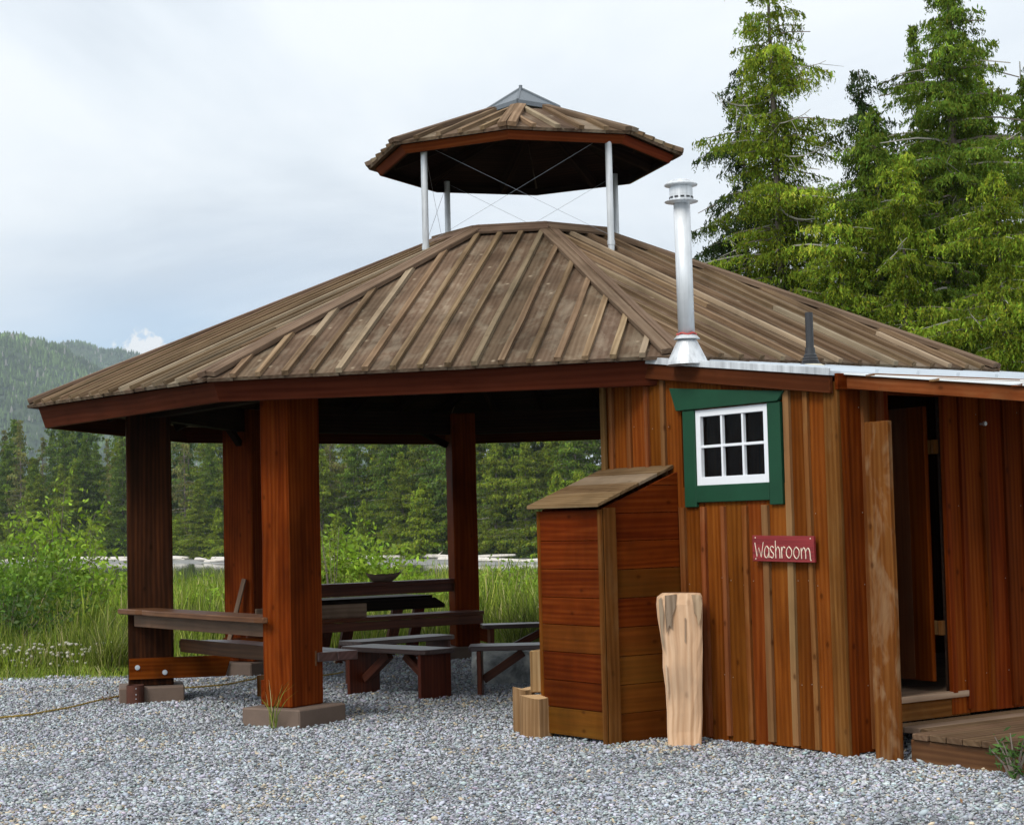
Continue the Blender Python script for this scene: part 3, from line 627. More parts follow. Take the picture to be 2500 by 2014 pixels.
# ------------------------------------------------------------------ hills
t = NT('hill_forest_floor'); c_ = t.noise(t.coord('Object'), 0.01, 6, 0.65)
t.base(t.ramp(c_, [(0.3, (0.022, 0.045, 0.02)), (0.55, (0.045, 0.075, 0.026)), (0.75, (0.085, 0.11, 0.04))])); t.set(Roughness=1); M['hill'] = t.m
def ridge_pts(spec, Y):   # skyline given on the 2155 sheet -> world x, z at distance Y
    return np.array([(at_y(px, py, Y).x, at_y(px, py, Y).z) for px, py in spec])
def hill(name, Y, spec, depth, label, ntree, seed, tint):
    rp = ridge_pts(spec, Y); xs_ = np.linspace(rp[0, 0], rp[-1, 0], 150); ys_ = np.linspace(Y - depth, Y + depth * 0.8, 60)
    def zf(X, YY):
        hz = np.interp(X, rp[:, 0], rp[:, 1]); q = (YY - (Y - depth)) / depth
        s = np.where(q < 1, np.sin(np.clip(q, 0, 1) * math.pi / 2) ** 1.15, 1 - (q - 1) * 0.5)
        return -5 + (hz + 1) * s + (fbm(X, YY, 480, seed) * 27 + fbm(X, YY, 180, seed + 1) * 10) * np.sin(np.clip(q, 0, 1) * math.pi) * 1.0
    grid(name, xs_, ys_, zf, M['hill'], label)
    n_ = ntree; X = rng.uniform(rp[0, 0], rp[-1, 0], n_); q = rng.random(n_) ** 0.8; YY = Y - depth + q * depth * 1.08; Z = zf(X, YY)
    h = rng.uniform(8, 20, n_) * (0.75 + 0.35 * (fbm(X, YY, 150, seed + 4) + .5)); r0 = h * rng.uniform(0.17, 0.27, n_)
    ang = np.arange(5) * 2 * math.pi / 5; V_ = []; T_ = []
    ph = rng.random(n_) * 6.28
    ring = np.stack([X[:, None] + r0[:, None] * np.cos(ang + ph[:, None]), YY[:, None] + r0[:, None] * np.sin(ang + ph[:, None]), (Z + h * 0.12)[:, None] + rng.uniform(-.12, .12, (n_, 5)) * h[:, None]], -1)
    ring2 = np.stack([X[:, None] + r0[:, None] * .55 * np.cos(ang + ph[:, None] + .6), YY[:, None] + r0[:, None] * .55 * np.sin(ang + ph[:, None] + .6), (Z + h * 0.55)[:, None] + rng.uniform(-.1, .1, (n_, 5)) * h[:, None]], -1)
    top = np.stack([X + rng.normal(0, .2, n_), YY, Z + h], -1)[:, None]
    v = np.concatenate([ring, ring2, top], 1)
    f = []
    for k in range(5):
        k2 = (k + 1) % 5; f += [(k, k2, 5 + k), (k2, 5 + k2, 5 + k), (5 + k, 5 + k2, 10)]
    f = (np.array(f)[None] + 11 * np.arange(n_)[:, None, None]).ravel()
    g = np.exp(rng.normal(0, 0.3, n_) + 0.45 * fbm(X, YY, 360, seed + 7))[:, None] * np.array(tint); dead = rng.random(n_) < 0.04; g[dead] = (0.3, 0.29, 0.26)
    me = fast_mesh('hill_trees', v.reshape(-1, 3), f, np.full(n_ * 15, 3), np.repeat(g.clip(.004, .5), 11, 0))
    tag(link('hill_forest', me, M['needle'], org=V((0, 0, 0))), 'dense forest covering the ' + label.split(',')[0], 'forest', kind='stuff')
hill('near_hill', 4350, [(-500, 700), (-250, 760), (-90, 735), (0, 724), (40, 720), (95, 722), (128, 736), (165, 758), (205, 778), (250, 800), (330, 850), (480, 905), (700, 960), (1200, 1000)], 1440, 'nearer wooded hill at the left, highest beside the picture edge', 44000, 41, (0.10, 0.155, 0.05))
hill('far_hill', 6000, [(-300, 800), (20, 770), (110, 745), (150, 733), (178, 727), (205, 733), (232, 746), (262, 743), (300, 752), (360, 790), (480, 840), (700, 900), (1000, 960)], 1260, 'farther wooded ridge, behind the slope of the nearer hill', 22000, 57, (0.09, 0.145, 0.06))

# ------------------------------------------------------------------ pavilion
CX, CY, PHI = 0.1797, 18.1686, -2.9244
def octp(r, z, k, dphi=0.0): a = PHI + math.pi / 4 * k + dphi; return V((CX + r * math.cos(a), CY + r * math.sin(a), z))
def rad(k): a = PHI + math.pi / 4 * k; return V((math.cos(a), math.sin(a), 0))
def tan(k): a = PHI + math.pi / 4 * k; return V((-math.sin(a), math.cos(a), 0))
ctr = V((CX, CY, 0))
pav = empty('pavilion', ctr, 'open octagonal cedar pavilion with a weathered board roof and a raised cupola', 'pavilion')
EAVE = [octp(4.8076, 2.847, k) for k in range(8)]
for k, (px, py) in {0: (79, 984), 1: (510, 918), 2: (1640, 862), 3: (2425, 897)}.items():
    EAVE[k] = at_y(px * .862, py * .862, EAVE[k].y)
TOP = [octp(0.97, 4.42, k) for k in range(8)]
TOP[1] = at_y(1156 * .862, 569 * .862, TOP[1].y); TOP[2] = at_y(1338 * .862, 566 * .862, TOP[2].y)
def slope(E0, E1, T0, T1, name, parent, pitch_w, bw, bh, over, seed, th=0.028, under=True):
    """one roof face: boards, battens over their joints, all running up the slope"""
    random.seed(seed)
    ex = V((E1.x - E0.x, E1.y - E0.y, 0)); Ln = ex.length; ex.normalize(); ey = V((-ex.y, ex.x, 0))
    if (T0 - E0).dot(ey) < 0: ey = -ey
    a, h0 = (T0 - E0).dot(ex), (T0 - E0).dot(ey); b, h1 = (T1 - E0).dot(ex), (T1 - E0).dot(ey)
    def vt(u):
        if u <= a: return max(0, u / a * h0)
        if u >= b: return max(0, (Ln - u) / (Ln - b) * h1)
        return h0 + (h1 - h0) * (u - a) / (b - a)
    zt = (T0.z + T1.z) / 2
    def P(u, v, lift=0):
        z0 = E0.z + (E1.z - E0.z) * u / Ln; hm = (h0 + h1) / 2
        return V((E0.x, E0.y, 0)) + ex * u + ey * v + V((0, 0, z0 + (zt - z0) * v / hm)) + nrm * lift
    nrm = V((0, 0, 0)); g = P(Ln / 2, 1) - P(Ln / 2, 0); nrm = g.cross(ex).normalized()
    if nrm.z < 0: nrm = -nrm
    mb = MB(); n_ = max(3, round(Ln / pitch_w)); pw = Ln / n_
    for i in range(n_):
        u0, u1 = i * pw + 0.002, (i + 1) * pw - 0.002; oj = -over + random.uniform(-.008, .008)
        pts = [P(u0, oj), P(u1, oj)]
        if u0 < b < u1: pts += [P(u1, vt(u1)), P(b, vt(b)), P(u0, vt(u0))]
        elif u0 < a < u1: pts += [P(u1, vt(u1)), P(a, vt(a)), P(u0, vt(u0))]
        else: pts += [P(u1, vt(u1)), P(u0, vt(u0))]
        mb.prism(pts, -nrm * th, grain=g, mi=0)
    for i in range(1, n_):
        u = i * pw + random.uniform(-.008, .008); top = vt(u) - 0.01
        if top < 0.12: continue
        segs = 1 if top < 1.5 else random.choice([1, 1, 2]); cutp = random.uniform(0.35, 0.65) * top
        rngs = [(-over - 0.012, top)] if segs == 1 else [(-over - 0.012, cutp), (cutp + 0.003, top)]
        for (v0, v1) in rngs:
            w_ = bw * random.uniform(0.92, 1.08)
            mb.beam(P(u, v0, bh / 2), P(u + random.uniform(-.006, .006), v1, bh / 2), w_, bh * random.uniform(.92, 1.08), nrm, seg=4, jit=0.003, mi=1)
    o = mb.build(name, [M['roof'], M['rbat']], parent)
    if under:                                 # underside boards with rafters, roof shade put into their dark colour
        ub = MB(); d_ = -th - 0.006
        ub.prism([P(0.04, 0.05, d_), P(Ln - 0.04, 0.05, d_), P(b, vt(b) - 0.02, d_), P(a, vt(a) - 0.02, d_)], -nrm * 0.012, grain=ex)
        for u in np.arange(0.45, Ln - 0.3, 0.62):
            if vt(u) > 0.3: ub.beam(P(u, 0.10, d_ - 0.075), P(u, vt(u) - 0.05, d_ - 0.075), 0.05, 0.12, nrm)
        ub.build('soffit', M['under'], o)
    return o, P, nrm, ey
faces = []
for k in range(8):
    k2 = (k + 1) % 8
    o, P, nrm, ey = slope(EAVE[k], EAVE[k2], TOP[k], TOP[k2], 'roof_slope', pav, 0.217, 0.049, 0.036, 0.05, 200 + k)
    faces.append((o, nrm, ey))
random.seed(5)
for k in range(8):                             # hip boards, one each side of every hip
    for side, f in ((1, k), (-1, (k - 1) % 8)):
        nrm = faces[f][1]; d = (TOP[k] - EAVE[k]).normalized(); s_ = nrm.cross(d).normalized()
        inn = (EAVE[(k + 1) % 8] if side == 1 else EAVE[(k - 1) % 8]) - EAVE[k]
        if s_.dot(inn) < 0: s_ = -s_
        p0 = EAVE[k] - d * 0.03 + nrm * 0.032 + s_ * 0.044; p1 = TOP[k] + nrm * 0.032 + s_ * 0.044
        b = MB(); b.beam(p0, p1, 0.088, 0.044, nrm, seg=5, jit=0.002); b.build('hip_board', M['hip'], faces[f][0], 0.004)
# ring round the smoke opening
b = MB()
for k in range(8):
    A0, A1 = octp(1.02, 4.445, k), octp(1.02, 4.445, k + 1); B0, B1 = octp(0.95, 4.482, k), octp(0.95, 4.482, k + 1)
    b.beam(A0, A1, 0.11, 0.03, (B0 - A0).cross(A1 - A0) * -1)
    C0, C1 = octp(0.925, 4.49, k), octp(0.925, 4.49, k + 1)
    b.beam(C0, C1, 0.13, 0.028, V((0, 0, 1)) + (rad(k) + rad(k + 1)) * 0.25, mi=0)
    D0, D1 = octp(0.96, 4.46, k), octp(0.96, 4.46, k + 1)
    b.beam(D0, D1, 0.025, 0.10)
b.build('roof_curb', M['hip'], pav, 0.004)
# slanted fascia boards
for k in range(8):
    k2 = (k + 1) % 8
    def fp(r, z, q): base = octp(r, z, q); e = EAVE[q % 8]; return base + V((e.x, e.y, e.z)) - octp(4.8076, 2.847, q % 8)
    t0, t1 = fp(4.755, 2.805, k), fp(4.755, 2.805, k2); b0, b1 = fp(4.69, 2.575, k), fp(4.69, 2.575, k2)
    # keep the measured underside line
    b0.z = b1.z = 2.622
    inn = (ctr - (t0 + t1) / 2); inn.z = 0; inn.normalize()
    b = MB(); b.prism([b0, b1, t1, t0], inn * 0.04, grain=(t1 - t0)); b.build('fascia_board', M['fascia'], pav, 0.004)
# posts on painted footings
PR = 3.7919
posts = []
for k in range(8):
    c = octp(PR, 0, k); r_, t_ = rad(k), tan(k); dark = (k == 0)
    b = MB(); wt, wr = 0.295, 0.425
    prof = lambda z, s=1.0: [c + r_ * (sx * wr / 2 * s) + t_ * (st * wt / 2 * s) + V((0, 0, z)) for sx, st in ((-1, -1), (1, -1), (1, 1), (-1, 1))]
    zs = [0.15, 0.5, 1.0, 1.5, 2.0, 2.5, 2.95]
    b.loft([[p + V((random.uniform(-.003, .003), random.uniform(-.003, .003), 0)) for p in prof(z)] for z in zs], True, (random.uniform(.35, .65), 0.2, random.random()))
    po = b.build('post', M['post_dark'] if dark else M['post'], pav, 0.012); posts.append(po)
    if dark: po['label'] = 'dark brown weathered post at the left'
    f = MB(); h = 0.305
    q = [c + r_ * (sx * h) + t_ * (st * h) for sx, st in ((-1, -1), (1, -1), (1, 1), (-1, 1))]
    f.prism([p + V((0, 0, -0.05)) for p in q], V((0, 0, 0.2)), grain=V((0, 0, 1))); f.build('footing', M['concrete'], po, 0.012)
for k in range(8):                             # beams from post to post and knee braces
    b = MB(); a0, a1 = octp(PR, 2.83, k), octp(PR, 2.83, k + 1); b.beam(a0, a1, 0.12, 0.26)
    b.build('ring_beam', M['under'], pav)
    d = (a1 - a0).normalized()
    if k in (4, 6, 7):
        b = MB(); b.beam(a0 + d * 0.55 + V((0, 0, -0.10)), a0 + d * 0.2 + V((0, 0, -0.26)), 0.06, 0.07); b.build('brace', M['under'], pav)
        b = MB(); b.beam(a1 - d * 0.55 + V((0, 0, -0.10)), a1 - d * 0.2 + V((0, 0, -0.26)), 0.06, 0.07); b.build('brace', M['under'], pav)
# cupola
DK = -0.4039 * math.pi / 4
cup = pav
CE = [octp(1.5915, 5.3132, k, DK) for k in range(8)]; CT = [octp(0.40, 5.755, k, DK) for k in range(8)]
for k in range(8):
    k2 = (k + 1) % 8
    o, P, nrm, ey = slope(CE[k], CE[k2], CT[k], CT[k2], 'cupola_slope', cup, 0.243, 0.05, 0.036, 0.02, 300 + k, th=0.03)
    faces.append((o, nrm, ey))
for k in range(8):
    for side, f in ((1, k), (-1, (k - 1) % 8)):
        nrm = faces[8 + f][1]; d = (CT[k] - CE[k]).normalized(); s_ = nrm.cross(d).normalized()
        inn = (CE[(k + 1) % 8] if side == 1 else CE[(k - 1) % 8]) - CE[k]
        if s_.dot(inn) < 0: s_ = -s_
        b = MB(); b.beam(CE[k] - d * 0.03 + nrm * 0.026 + s_ * 0.042, CT[k] + nrm * 0.026 + s_ * 0.03, 0.084, 0.046, nrm, seg=3, jit=0.002)
        b.build('hip_board', M['rbat'] if k == 2 else M['hip'], faces[8 + f][0], 0.003)
for k in range(8):
    t0, t1 = octp(1.535, 5.285, k, DK), octp(1.535, 5.285, k + 1, DK); b0, b1 = octp(1.4874, 5.207, k, DK), octp(1.4874, 5.207, k + 1, DK)
    inn = (V((CX, CY, 0)) - (t0 + t1) / 2); inn.z = 0; inn.normalize()
    b = MB(); b.prism([b0, b1, t1, t0], inn * 0.02, grain=(t1 - t0)); fo = b.build('fascia_board', M['eave'], cup, 0.003)
    b = MB(); b.prism([q_ + inn * 0.021 for q_ in (b0, b1, t1, t0)], inn * 0.02, grain=(t1 - t0)); b.build('fascia_backing', M['under'], fo)  # thin sheet added behind, its shade-dark wood darkens the unpainted inner side
# skylight: four glazed sides with metal bars
sk = [V((CX + 0.385 * math.cos(R(-97 + 90 * q)), CY + 0.385 * math.sin(R(-97 + 90 * q)), 5.840)) for q in range(4)]; ap = V((CX - 0.01, CY, 6.05))
b = MB()
for q in range(4): b.prism([sk[q], sk[(q + 1) % 4], ap], V((0, 0, -0.012)), grain=V((0, 0, 1)))
s_o = b.build('skylight', M['skyglass'], cup)
b = MB()
for q in range(4):
    b.beam(sk[q] + V((0, 0, .004)), ap + V((0, 0, .004)), 0.022, 0.014); b.beam(sk[q] - V((0, 0, .02)), sk[(q + 1) % 4] - V((0, 0, .02)), 0.03, 0.045)
b.tube([ap - V((0, 0, .02)), ap + V((0, 0, .03))], 0.018, 8)
b.build('glazing_bar', M['steelgrey'], s_o)
# four steel poles carrying it
PB = [V((-0.795, 17.27, 0)), V((0.985, 17.0, 0)), V((1.165, 19.1, 0)), V((-0.645, 19.3, 0))]
for i, p in enumerate(PB):
    rr = math.hypot(p.x - CX, p.y - CY); zb = 4.42 - (rr - 0.95) * 0.4075; b = MB()
    b.tube([V((p.x, p.y, zb - 0.12)), V((p.x, p.y, 5.32))], 0.032, 16); b.tube([V((p.x, p.y, zb + .0)), V((p.x, p.y, zb + 0.045))], 0.037, 16)
    b.build('cupola_pole', M['galv'], cup, smooth=False)
b = MB()
for i in range(4):
    p, q = PB[i], PB[(i + 1) % 4]
    b.tube([p + V((0, 0, 4.32)), q + V((0, 0, 5.30))], 0.0019, 4); b.tube([q + V((0, 0, 4.32)), p + V((0, 0, 5.30))], 0.0019, 4)
b.build('brace_wire', M['wire'], cup)

# counter and bench fixed to the posts, left bay (posts 0-1) and back bay (posts 7-6)
def edge(k0, k1):
    a, c = octp(PR, 0, k0), octp(PR, 0, k1); e = (c - a).normalized(); m_ = V((e.y, -e.x, 0)); return a, c, e, m_
random.seed(9)
a, c, e, mo = edge(0, 1)                       # mo points outwards here
def on(a, e, m_, s, off, z): return a + e * s + m_ * off + V((0, 0, z))
b = MB(); outl = []
front = [(.0, .335), (.25, .345), (.42, .335), (.50, .30), (.56, .325), (.9, .350), (1.5, .345), (2.1, .35), (2.6, .34), (2.86, .335), (2.97, .31), (2.99, .27)]
poly = [on(a, e, mo, s, o_, 0.838) for s, o_ in front] + [on(a, e, mo, 2.83, .262, .838), on(a, e, mo, 2.70, .03, .838), on(a, e, mo, .19, .03, .838), on(a, e, mo, .075, .262, .838)]
b.prism(poly, V((0, 0, 0.05)), grain=e); b.build('counter', M['counter'], pav, 0.008)
b = MB(); b.beam(on(a, e, mo, .13, .20, .778), on(a, e, mo, 2.80, .20, .778), 0.045, 0.118); b.build('counter_apron', M['counter'], pav, 0.004)
b = MB(); ps = [(.95, -.52), (.62, -.17), (3.33, -.17), (3.33, -.55)]
for lo, hi in ((-.17, -.35), (-.356, -.55)):
    b.prism([on(a, e, mo, (.27 if lo > -.2 else .46), lo, .50), on(a, e, mo, 3.02, lo, .50), on(a, e, mo, 3.02, hi, .50), on(a, e, mo, (.55 if lo > -.2 else .76), hi, .50)], V((0, 0, .075)), grain=e)
b.build('bench_seat', M['benchtop'], pav, 0.006)
b = MB(); b.beam(on(a, e, mo, .36, -.155, .530), on(a, e, mo, 3.00, -.155, .530), 0.028, 0.125); b.build('seat_front', M['counter'], pav, 0.004)
# bracket boards bolted to the posts
def bracket(k, side, z0=0.215, z1=0.415, ln=0.90):
    c_ = octp(PR, 0, k); r_, t_ = rad(k), tan(k) * side
    s0 = c_ + r_ * 0.205 + t_ * (0.1575 + 0.025)
    b = MB(); b.prism([s0 + V((0, 0, z0)), s0 - r_ * ln + V((0, 0, z0)), s0 - r_ * (ln + .06) + V((0, 0, z1)), s0 + V((0, 0, z1))], -t_ * 0.045, grain=r_)
    o = b.build('bracket', M['post'], pav, 0.005)
    for s, z in ((0.075, 0.115), (0.33, 0.06)):
        q = s0 - r_ * s + V((0, 0, z0 + z)) + t_ * 0.002
        b = MB(); b.tube([q - t_ * .004, q + t_ * 0.004], 0.024, 14); b.tube([q + t_ * .003, q + t_ * 0.018], 0.013, 6); b.build('bolt', M['bolt'], o)
bracket(0, 1); bracket(1, -1, .17, .37, .60); bracket(6, -1); bracket(7, 1)
a, c, e, mi_ = edge(7, 6)                      # mi_ points to the camera (inwards) here
b = MB(); b.beam(on(a, e, mi_, .1, -.02, .935), on(a, e, mi_, 2.78, -.02, .935), 0.26, 0.05); b.build('counter', M['bench'], pav, 0.006)
b = MB(); b.beam(on(a, e, mi_, .1, .07, .86), on(a, e, mi_, 2.70, .07, .86), 0.045, 0.10); b.build('counter_apron', M['bench'], pav, 0.004)
b = MB(); b.beam(on(a, e, mi_, -.3, .30, .565), on(a, e, mi_, 2.80, .30, .565), 0.19, 0.045); b.beam(on(a, e, mi_, -.3, .495, .565), on(a, e, mi_, 2.80, .495, .565), 0.19, 0.045)
b.build('bench_seat', M['bench'], pav, 0.006)
b = MB(); b.beam(on(a, e, mi_, -.3, .575, .490), on(a, e, mi_, 2.78, .575, .490), 0.03, 0.10); b.build('seat_front', M['bench'], pav, 0.004)

# ------------------------------------------------------------------ washroom
n = V((0.57393, -0.81890, 0)); tt = V((0.81890, 0.57393, 0)); C0 = V((2.2, 12.08, 0))
def W(s, t_, z): return C0 - n * s + tt * t_ + V((0, 0, z))      # s inwards from the front, t to the right, z up
wash = empty('washroom', W(1.3, 1.6, 0), 'small lean-to washroom of reddish board and batten siding beside the pavilion', 'washroom')
def rtop(s): return 2.50 + 0.128 * s
random.seed(21)
def wall_run(name, P, u0, u1, out, zlo, ztop, holes, mats, bholes=None, bwid=0.20, batt=0.055, pitch=None, parent=None, zvar=0.0):
    """vertical boards with battens; P(u, off, z); holes = [(ua, ub, za, zb)]"""
    mb = MB(); u = u0; seams = []
    while u < u1 - 0.01:
        w_ = min(bwid * random.uniform(0.85, 1.15), u1 - u)
        if u1 - (u + w_) < 0.06: w_ = u1 - u
        cuts = [(zlo, None)]; spans = [(zlo, ztop(u + w_ / 2))]
        for ha, hb, za, zb in holes:
            if u + w_ > ha + .01 and u < hb - .01:
                ns = []
                for (p_, q_) in spans:
                    if p_ < za: ns.append((p_, min(q_, za)))
                    if q_ > zb: ns.append((max(p_, zb), q_))
                spans = [x_ for x_ in ns if x_[1] - x_[0] > .01] if (min(u + w_, hb) - max(u, ha)) > 0.01 else spans
        for p_, q_ in spans:
            uu0, uu1 = u, u + w_
            rr = (random.random(), random.random(), random.random())
            zz_ = p_ - (random.uniform(0, zvar) if p_ == zlo else 0)
            mb.beam(P((uu0 + uu1) / 2, 0.011 + random.uniform(0, .004), zz_), P((uu0 + uu1) / 2, 0.011 + random.uniform(0, .004), q_), w_ - .003, 0.022, out, seg=1, rnd=rr, mi=0)
        u += w_; seams.append(u)
    for u in seams[:-1]:
        spans = [(zlo + random.uniform(.0, .03), ztop(u))]
        for ha, hb, za, zb in (bholes or holes):
            if ha - .03 < u < hb + .03:
                ns = []
                for (p_, q_) in spans:
                    if p_ < za: ns.append((p_, min(q_, za)))
                    if q_ > zb: ns.append((max(p_, zb), q_))
                spans = ns
        for p_, q_ in spans:
            if q_ - p_ < .05: continue
            wb = batt * random.uniform(0.8, 1.25); a_ = random.uniform(-.006, .006)
            mb.beam(P(u + a_, 0.022 + .014, p_), P(u - a_, 0.022 + .014, q_), wb, 0.028, out, seg=5, jit=.0025, mi=1)
    for i, u in enumerate(seams[:-1]):          # nail heads beside the battens
        for z in (.45, 1.15, 1.62, 2.3):
            if any(ha - .12 < u < hb + .12 and za - .1 < z < zb + .2 for ha, hb, za, zb in (bholes or holes)) or z < zlo + .1 or random.random() < .35: continue
            for du in (-.045, .045):
                q = P(u + du + random.uniform(-.008, .008), .0235, z + random.uniform(-.03, .03)); mb.tube([q, q + out * .004], .0045, 6, mi=2)
    return mb.build(name, list(mats) + [M['nail']], parent or wash, 0.002)
Pw = lambda u, off, z: W(u, -off, z)           # window wall: u runs inwards from the corner, off sticks out to the left
wall_run('window_wall', Pw, 0.075, 2.53, -tt, 0.02, rtop, [(0.65, 1.43, 1.84, 2.40)], [M['siding'], M['batten']], [(0.52, 1.58, 1.69, 2.9)], zvar=0.03, bwid=0.215, batt=.05)
Pf = lambda u, off, z: W(-off, u, z)           # front wall: u to the right
wall_run('front_wall', Pf, 0.055, 0.43, n, 0.02, lambda u: 2.50, [], [M['facade'], M['batten']], bwid=0.17)
wall_run('front_wall', Pf, 0.98, 4.2, n, 0.20, lambda u: 2.50, [], [M['facade'], M['facade']], bwid=0.21, batt=0.05)
b = MB(); b.beam(Pf(.43, 0.011, 2.47), Pf(.98, 0.011, 2.47), 0.022, 0.10, (0, 0, 1)); b.build('door_header', M['facade'], wash, .003)
# rear, right and inner lining walls, floor
b = MB()
def slab(p, ext, mat_i=0, grain=V((0, 0, 1))): b.prism(p, ext, grain=grain, mi=mat_i)
slab([W(2.53, .0, .02), W(2.53, 4.2, .02), W(2.53, 4.2, rtop(2.53)), W(2.53, .0, rtop(2.53))], n * .03)
slab([W(0.03, 4.2, .02), W(2.5, 4.2, .02), W(2.5, 4.2, rtop(2.5)), W(0.03, 4.2, rtop(0))], tt * .03)
b.build('rear_wall', M['facade'], wash)
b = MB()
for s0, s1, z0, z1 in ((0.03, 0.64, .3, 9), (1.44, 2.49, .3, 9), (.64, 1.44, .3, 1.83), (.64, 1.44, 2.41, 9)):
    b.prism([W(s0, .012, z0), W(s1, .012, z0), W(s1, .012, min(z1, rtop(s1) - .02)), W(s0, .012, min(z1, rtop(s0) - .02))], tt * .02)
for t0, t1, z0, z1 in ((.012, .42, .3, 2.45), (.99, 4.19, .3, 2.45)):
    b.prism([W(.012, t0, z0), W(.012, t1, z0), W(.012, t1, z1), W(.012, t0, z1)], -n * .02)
b.build('inner_lining', M['under'], wash)  # darkness of the room is put into the lining's colour
b = MB(); b.prism([W(.02, .03, .30), W(2.49, .03, .30), W(2.49, 4.18, .30), W(.02, 4.18, .30)], V((0, 0, .055)), grain=tt)
b.prism([W(-.045, .44, .318), W(.018, .44, .318), W(.018, 1.17, .318), W(-.045, 1.17, .318)], V((0, 0, .042)), grain=tt); b.build('floor', M['stick'], wash, .003)
b = MB(); b.prism([W(-.02, .44, .19), W(-.02, 1.17, .19), W(-.02, 1.17, .316), W(-.02, .44, .316)], -n * .03, grain=tt); b.build('threshold', M['trim'], wash, .003)
# corner trim at the window wall / front wall corner
b = MB(); b.beam(W(.025, -.040, .0), W(.025, -.040, 2.5), .13, .030, -tt, seg=4, jit=.002, rnd=(.7, .5, .4)); b.build('corner_board', M['trim'], wash, .003)
b = MB(); b.beam(W(-.020, .01, .0), W(-.020, .01, 2.5), .075, .034, n, seg=4, jit=.002); b.build('corner_board', M['facade'], wash, .003)
b = MB(); b.beam(W(2.515, -.05, .02), W(2.515, -.05, 2.78), .05, .03, -tt, seg=4, jit=.002); b.build('corner_board', M['trim'], wash, .003)
b = MB(); b.beam(Pf(.40, .035, .35), Pf(.40, .035, 2.48), .055, .024, n); b.beam(Pf(1.0, .035, .35), Pf(1.0, .035, 2.42), .05, .024, n); b.build('door_casing', M['facade'], wash, .003)
# the weathered upright board standing at the corner of the deck
b = MB(); b.beam(W(-.32, .03, -.02), W(-.32, .03, 2.215), .215, .04, -tt, seg=7, jit=.003, rnd=(.55, .2, .5)); b.build('upright_board', M['upright'], wash, .004)
# door leaf, swung into the room
hg = W(.10, .955, 0); dd = (-n * 1.0 + tt * 0.12).normalized(); dn = V((dd.y, -dd.x, 0))
b = MB()
for i in range(4):
    q0 = hg + dd * (i * .185 + .002); q1 = hg + dd * ((i + 1) * .185 - .002); b.beam((q0 + q1) / 2 + V((0, 0, .425)), (q0 + q1) / 2 + V((0, 0, 2.36)), .181, .035, dn)
dr = b.build('door', M['door'], wash, .003)
for z in (.80, 2.07):
    b = MB(); b.beam(hg - tt * .0 + dn * .02 + V((0, 0, z - .05)), hg + dn * .02 + V((0, 0, z + .05)), .05, .012, dn); b.beam(W(.035, .975, z - .05), W(.035, .975, z + .05), .05, .03, n); b.build('hinge', M['trim'], dr, .002)
# screw eye on the front wall
b = MB(); q = Pf(1.36, .05, 2.23); b.tube([q, q + n * .03], .008, 8); b.tube([q + n * .03, q + n * .05], .016, 8); b.build('knob', M['bolt'], wash)
# roof: sheet, edge metal, rake and eave boards
def RP(s, t_, lift=0): return W(s, t_, 2.575 + .128 * s + lift)
b = MB(); sl = RP(1, 0) - RP(0, 0)
b.prism([RP(-.03, -.10), RP(2.5, -.10), RP(2.5, 4.5), RP(-.03, 4.5)], V((0, 0, -.03)), grain=sl)
for t_ in np.arange(.35, 4.5, .41): b.beam(RP(-.03, t_, .012), RP(2.45, t_, .012), .035, .024, V((0, 0, 1)))
b.build('roof', M['white_metal'], wash)
b = MB(); b.beam(RP(-.035, -.108, -.006), RP(2.36, -.108, -.006), .018, .05); b.build('edge_metal', M['galv'], wash, .002)
b = MB(); nn_ = 6
b.prism([W(-.02, -.098, 2.42), W(2.55, -.098, 2.755), W(2.55, -.098, 2.865), W(-.02, -.098, 2.538)], tt * .035, grain=sl); b.build('rake_board', M['fascia'], wash, .004)
b = MB(); b.beam(W(-.045, -.06, 2.50), W(-.045, 4.4, 2.50), .03, .11); b.build('eave_board', M['facade'], wash, .003)
# porch roof over the deck: thin pale sheets on rough purlins
b = MB()
for i in range(3):
    t0 = .0 + i * 1.45; b.prism([W(-.0, t0, 2.566 + i * .004), W(-1.75, t0, 2.342 + i * .004), W(-1.75, t0 + 1.5, 2.342 + i * .004), W(-.0, t0 + 1.5, 2.566 + i * .004)], V((0, 0, -.012)), grain=n)
po_ = b.build('porch_roof', M['panel'], wash)
b = MB()
for t_ in (.045, .9, 1.8, 2.7, 3.6): b.beam(W(-.05, t_, 2.495), W(-1.76, t_, 2.276), .038, .085)
b.beam(W(-.3, .0, 2.522), W(-.3, 4.3, 2.522), .09, .018); b.beam(W(-.85, .0, 2.447), W(-.85, 4.3, 2.447), .09, .018); b.beam(W(-1.5, .0, 2.363), W(-1.5, 4.3, 2.363), .09, .018)
b.build('rafter', M['batten'], po_, .003)
# window
win = MB(); zc = -0.035
b = MB(); b.beam(Pw(.585, .036, 1.69), Pw(.585, .036, 2.405), .13, .030, -tt); b.beam(Pw(1.495, .036, 1.69), Pw(1.495, .036, 2.405), .13, .030, -tt)
b.beam(Pw(.651, .038, 1.785), Pw(1.429, .038, 1.785), .030, .125, (0, 0, 1))
b.prism([Pw(.53, .024, 2.408), Pw(1.62, .024, 2.408), Pw(1.69, .024, 2.585), Pw(1.1, .024, 2.53), Pw(.46, .024, 2.475)], -tt * .040, grain=n)
wo = b.build('window', M['green_paint'], wash, .004)
b = MB()
b.beam(Pw(1.405, .018, 1.845), Pw(1.405, .018, 2.40), .05, .035, -tt); b.beam(Pw(.68, .018, 1.845), Pw(.68, .018, 2.40), .05, .035, -tt)
b.beam(Pw(.705, .018, 1.875), Pw(1.38, .018, 1.875), .035, .065, (0, 0, 1)); b.beam(Pw(.705, .018, 2.375), Pw(1.38, .018, 2.375), .035, .05, (0, 0, 1))
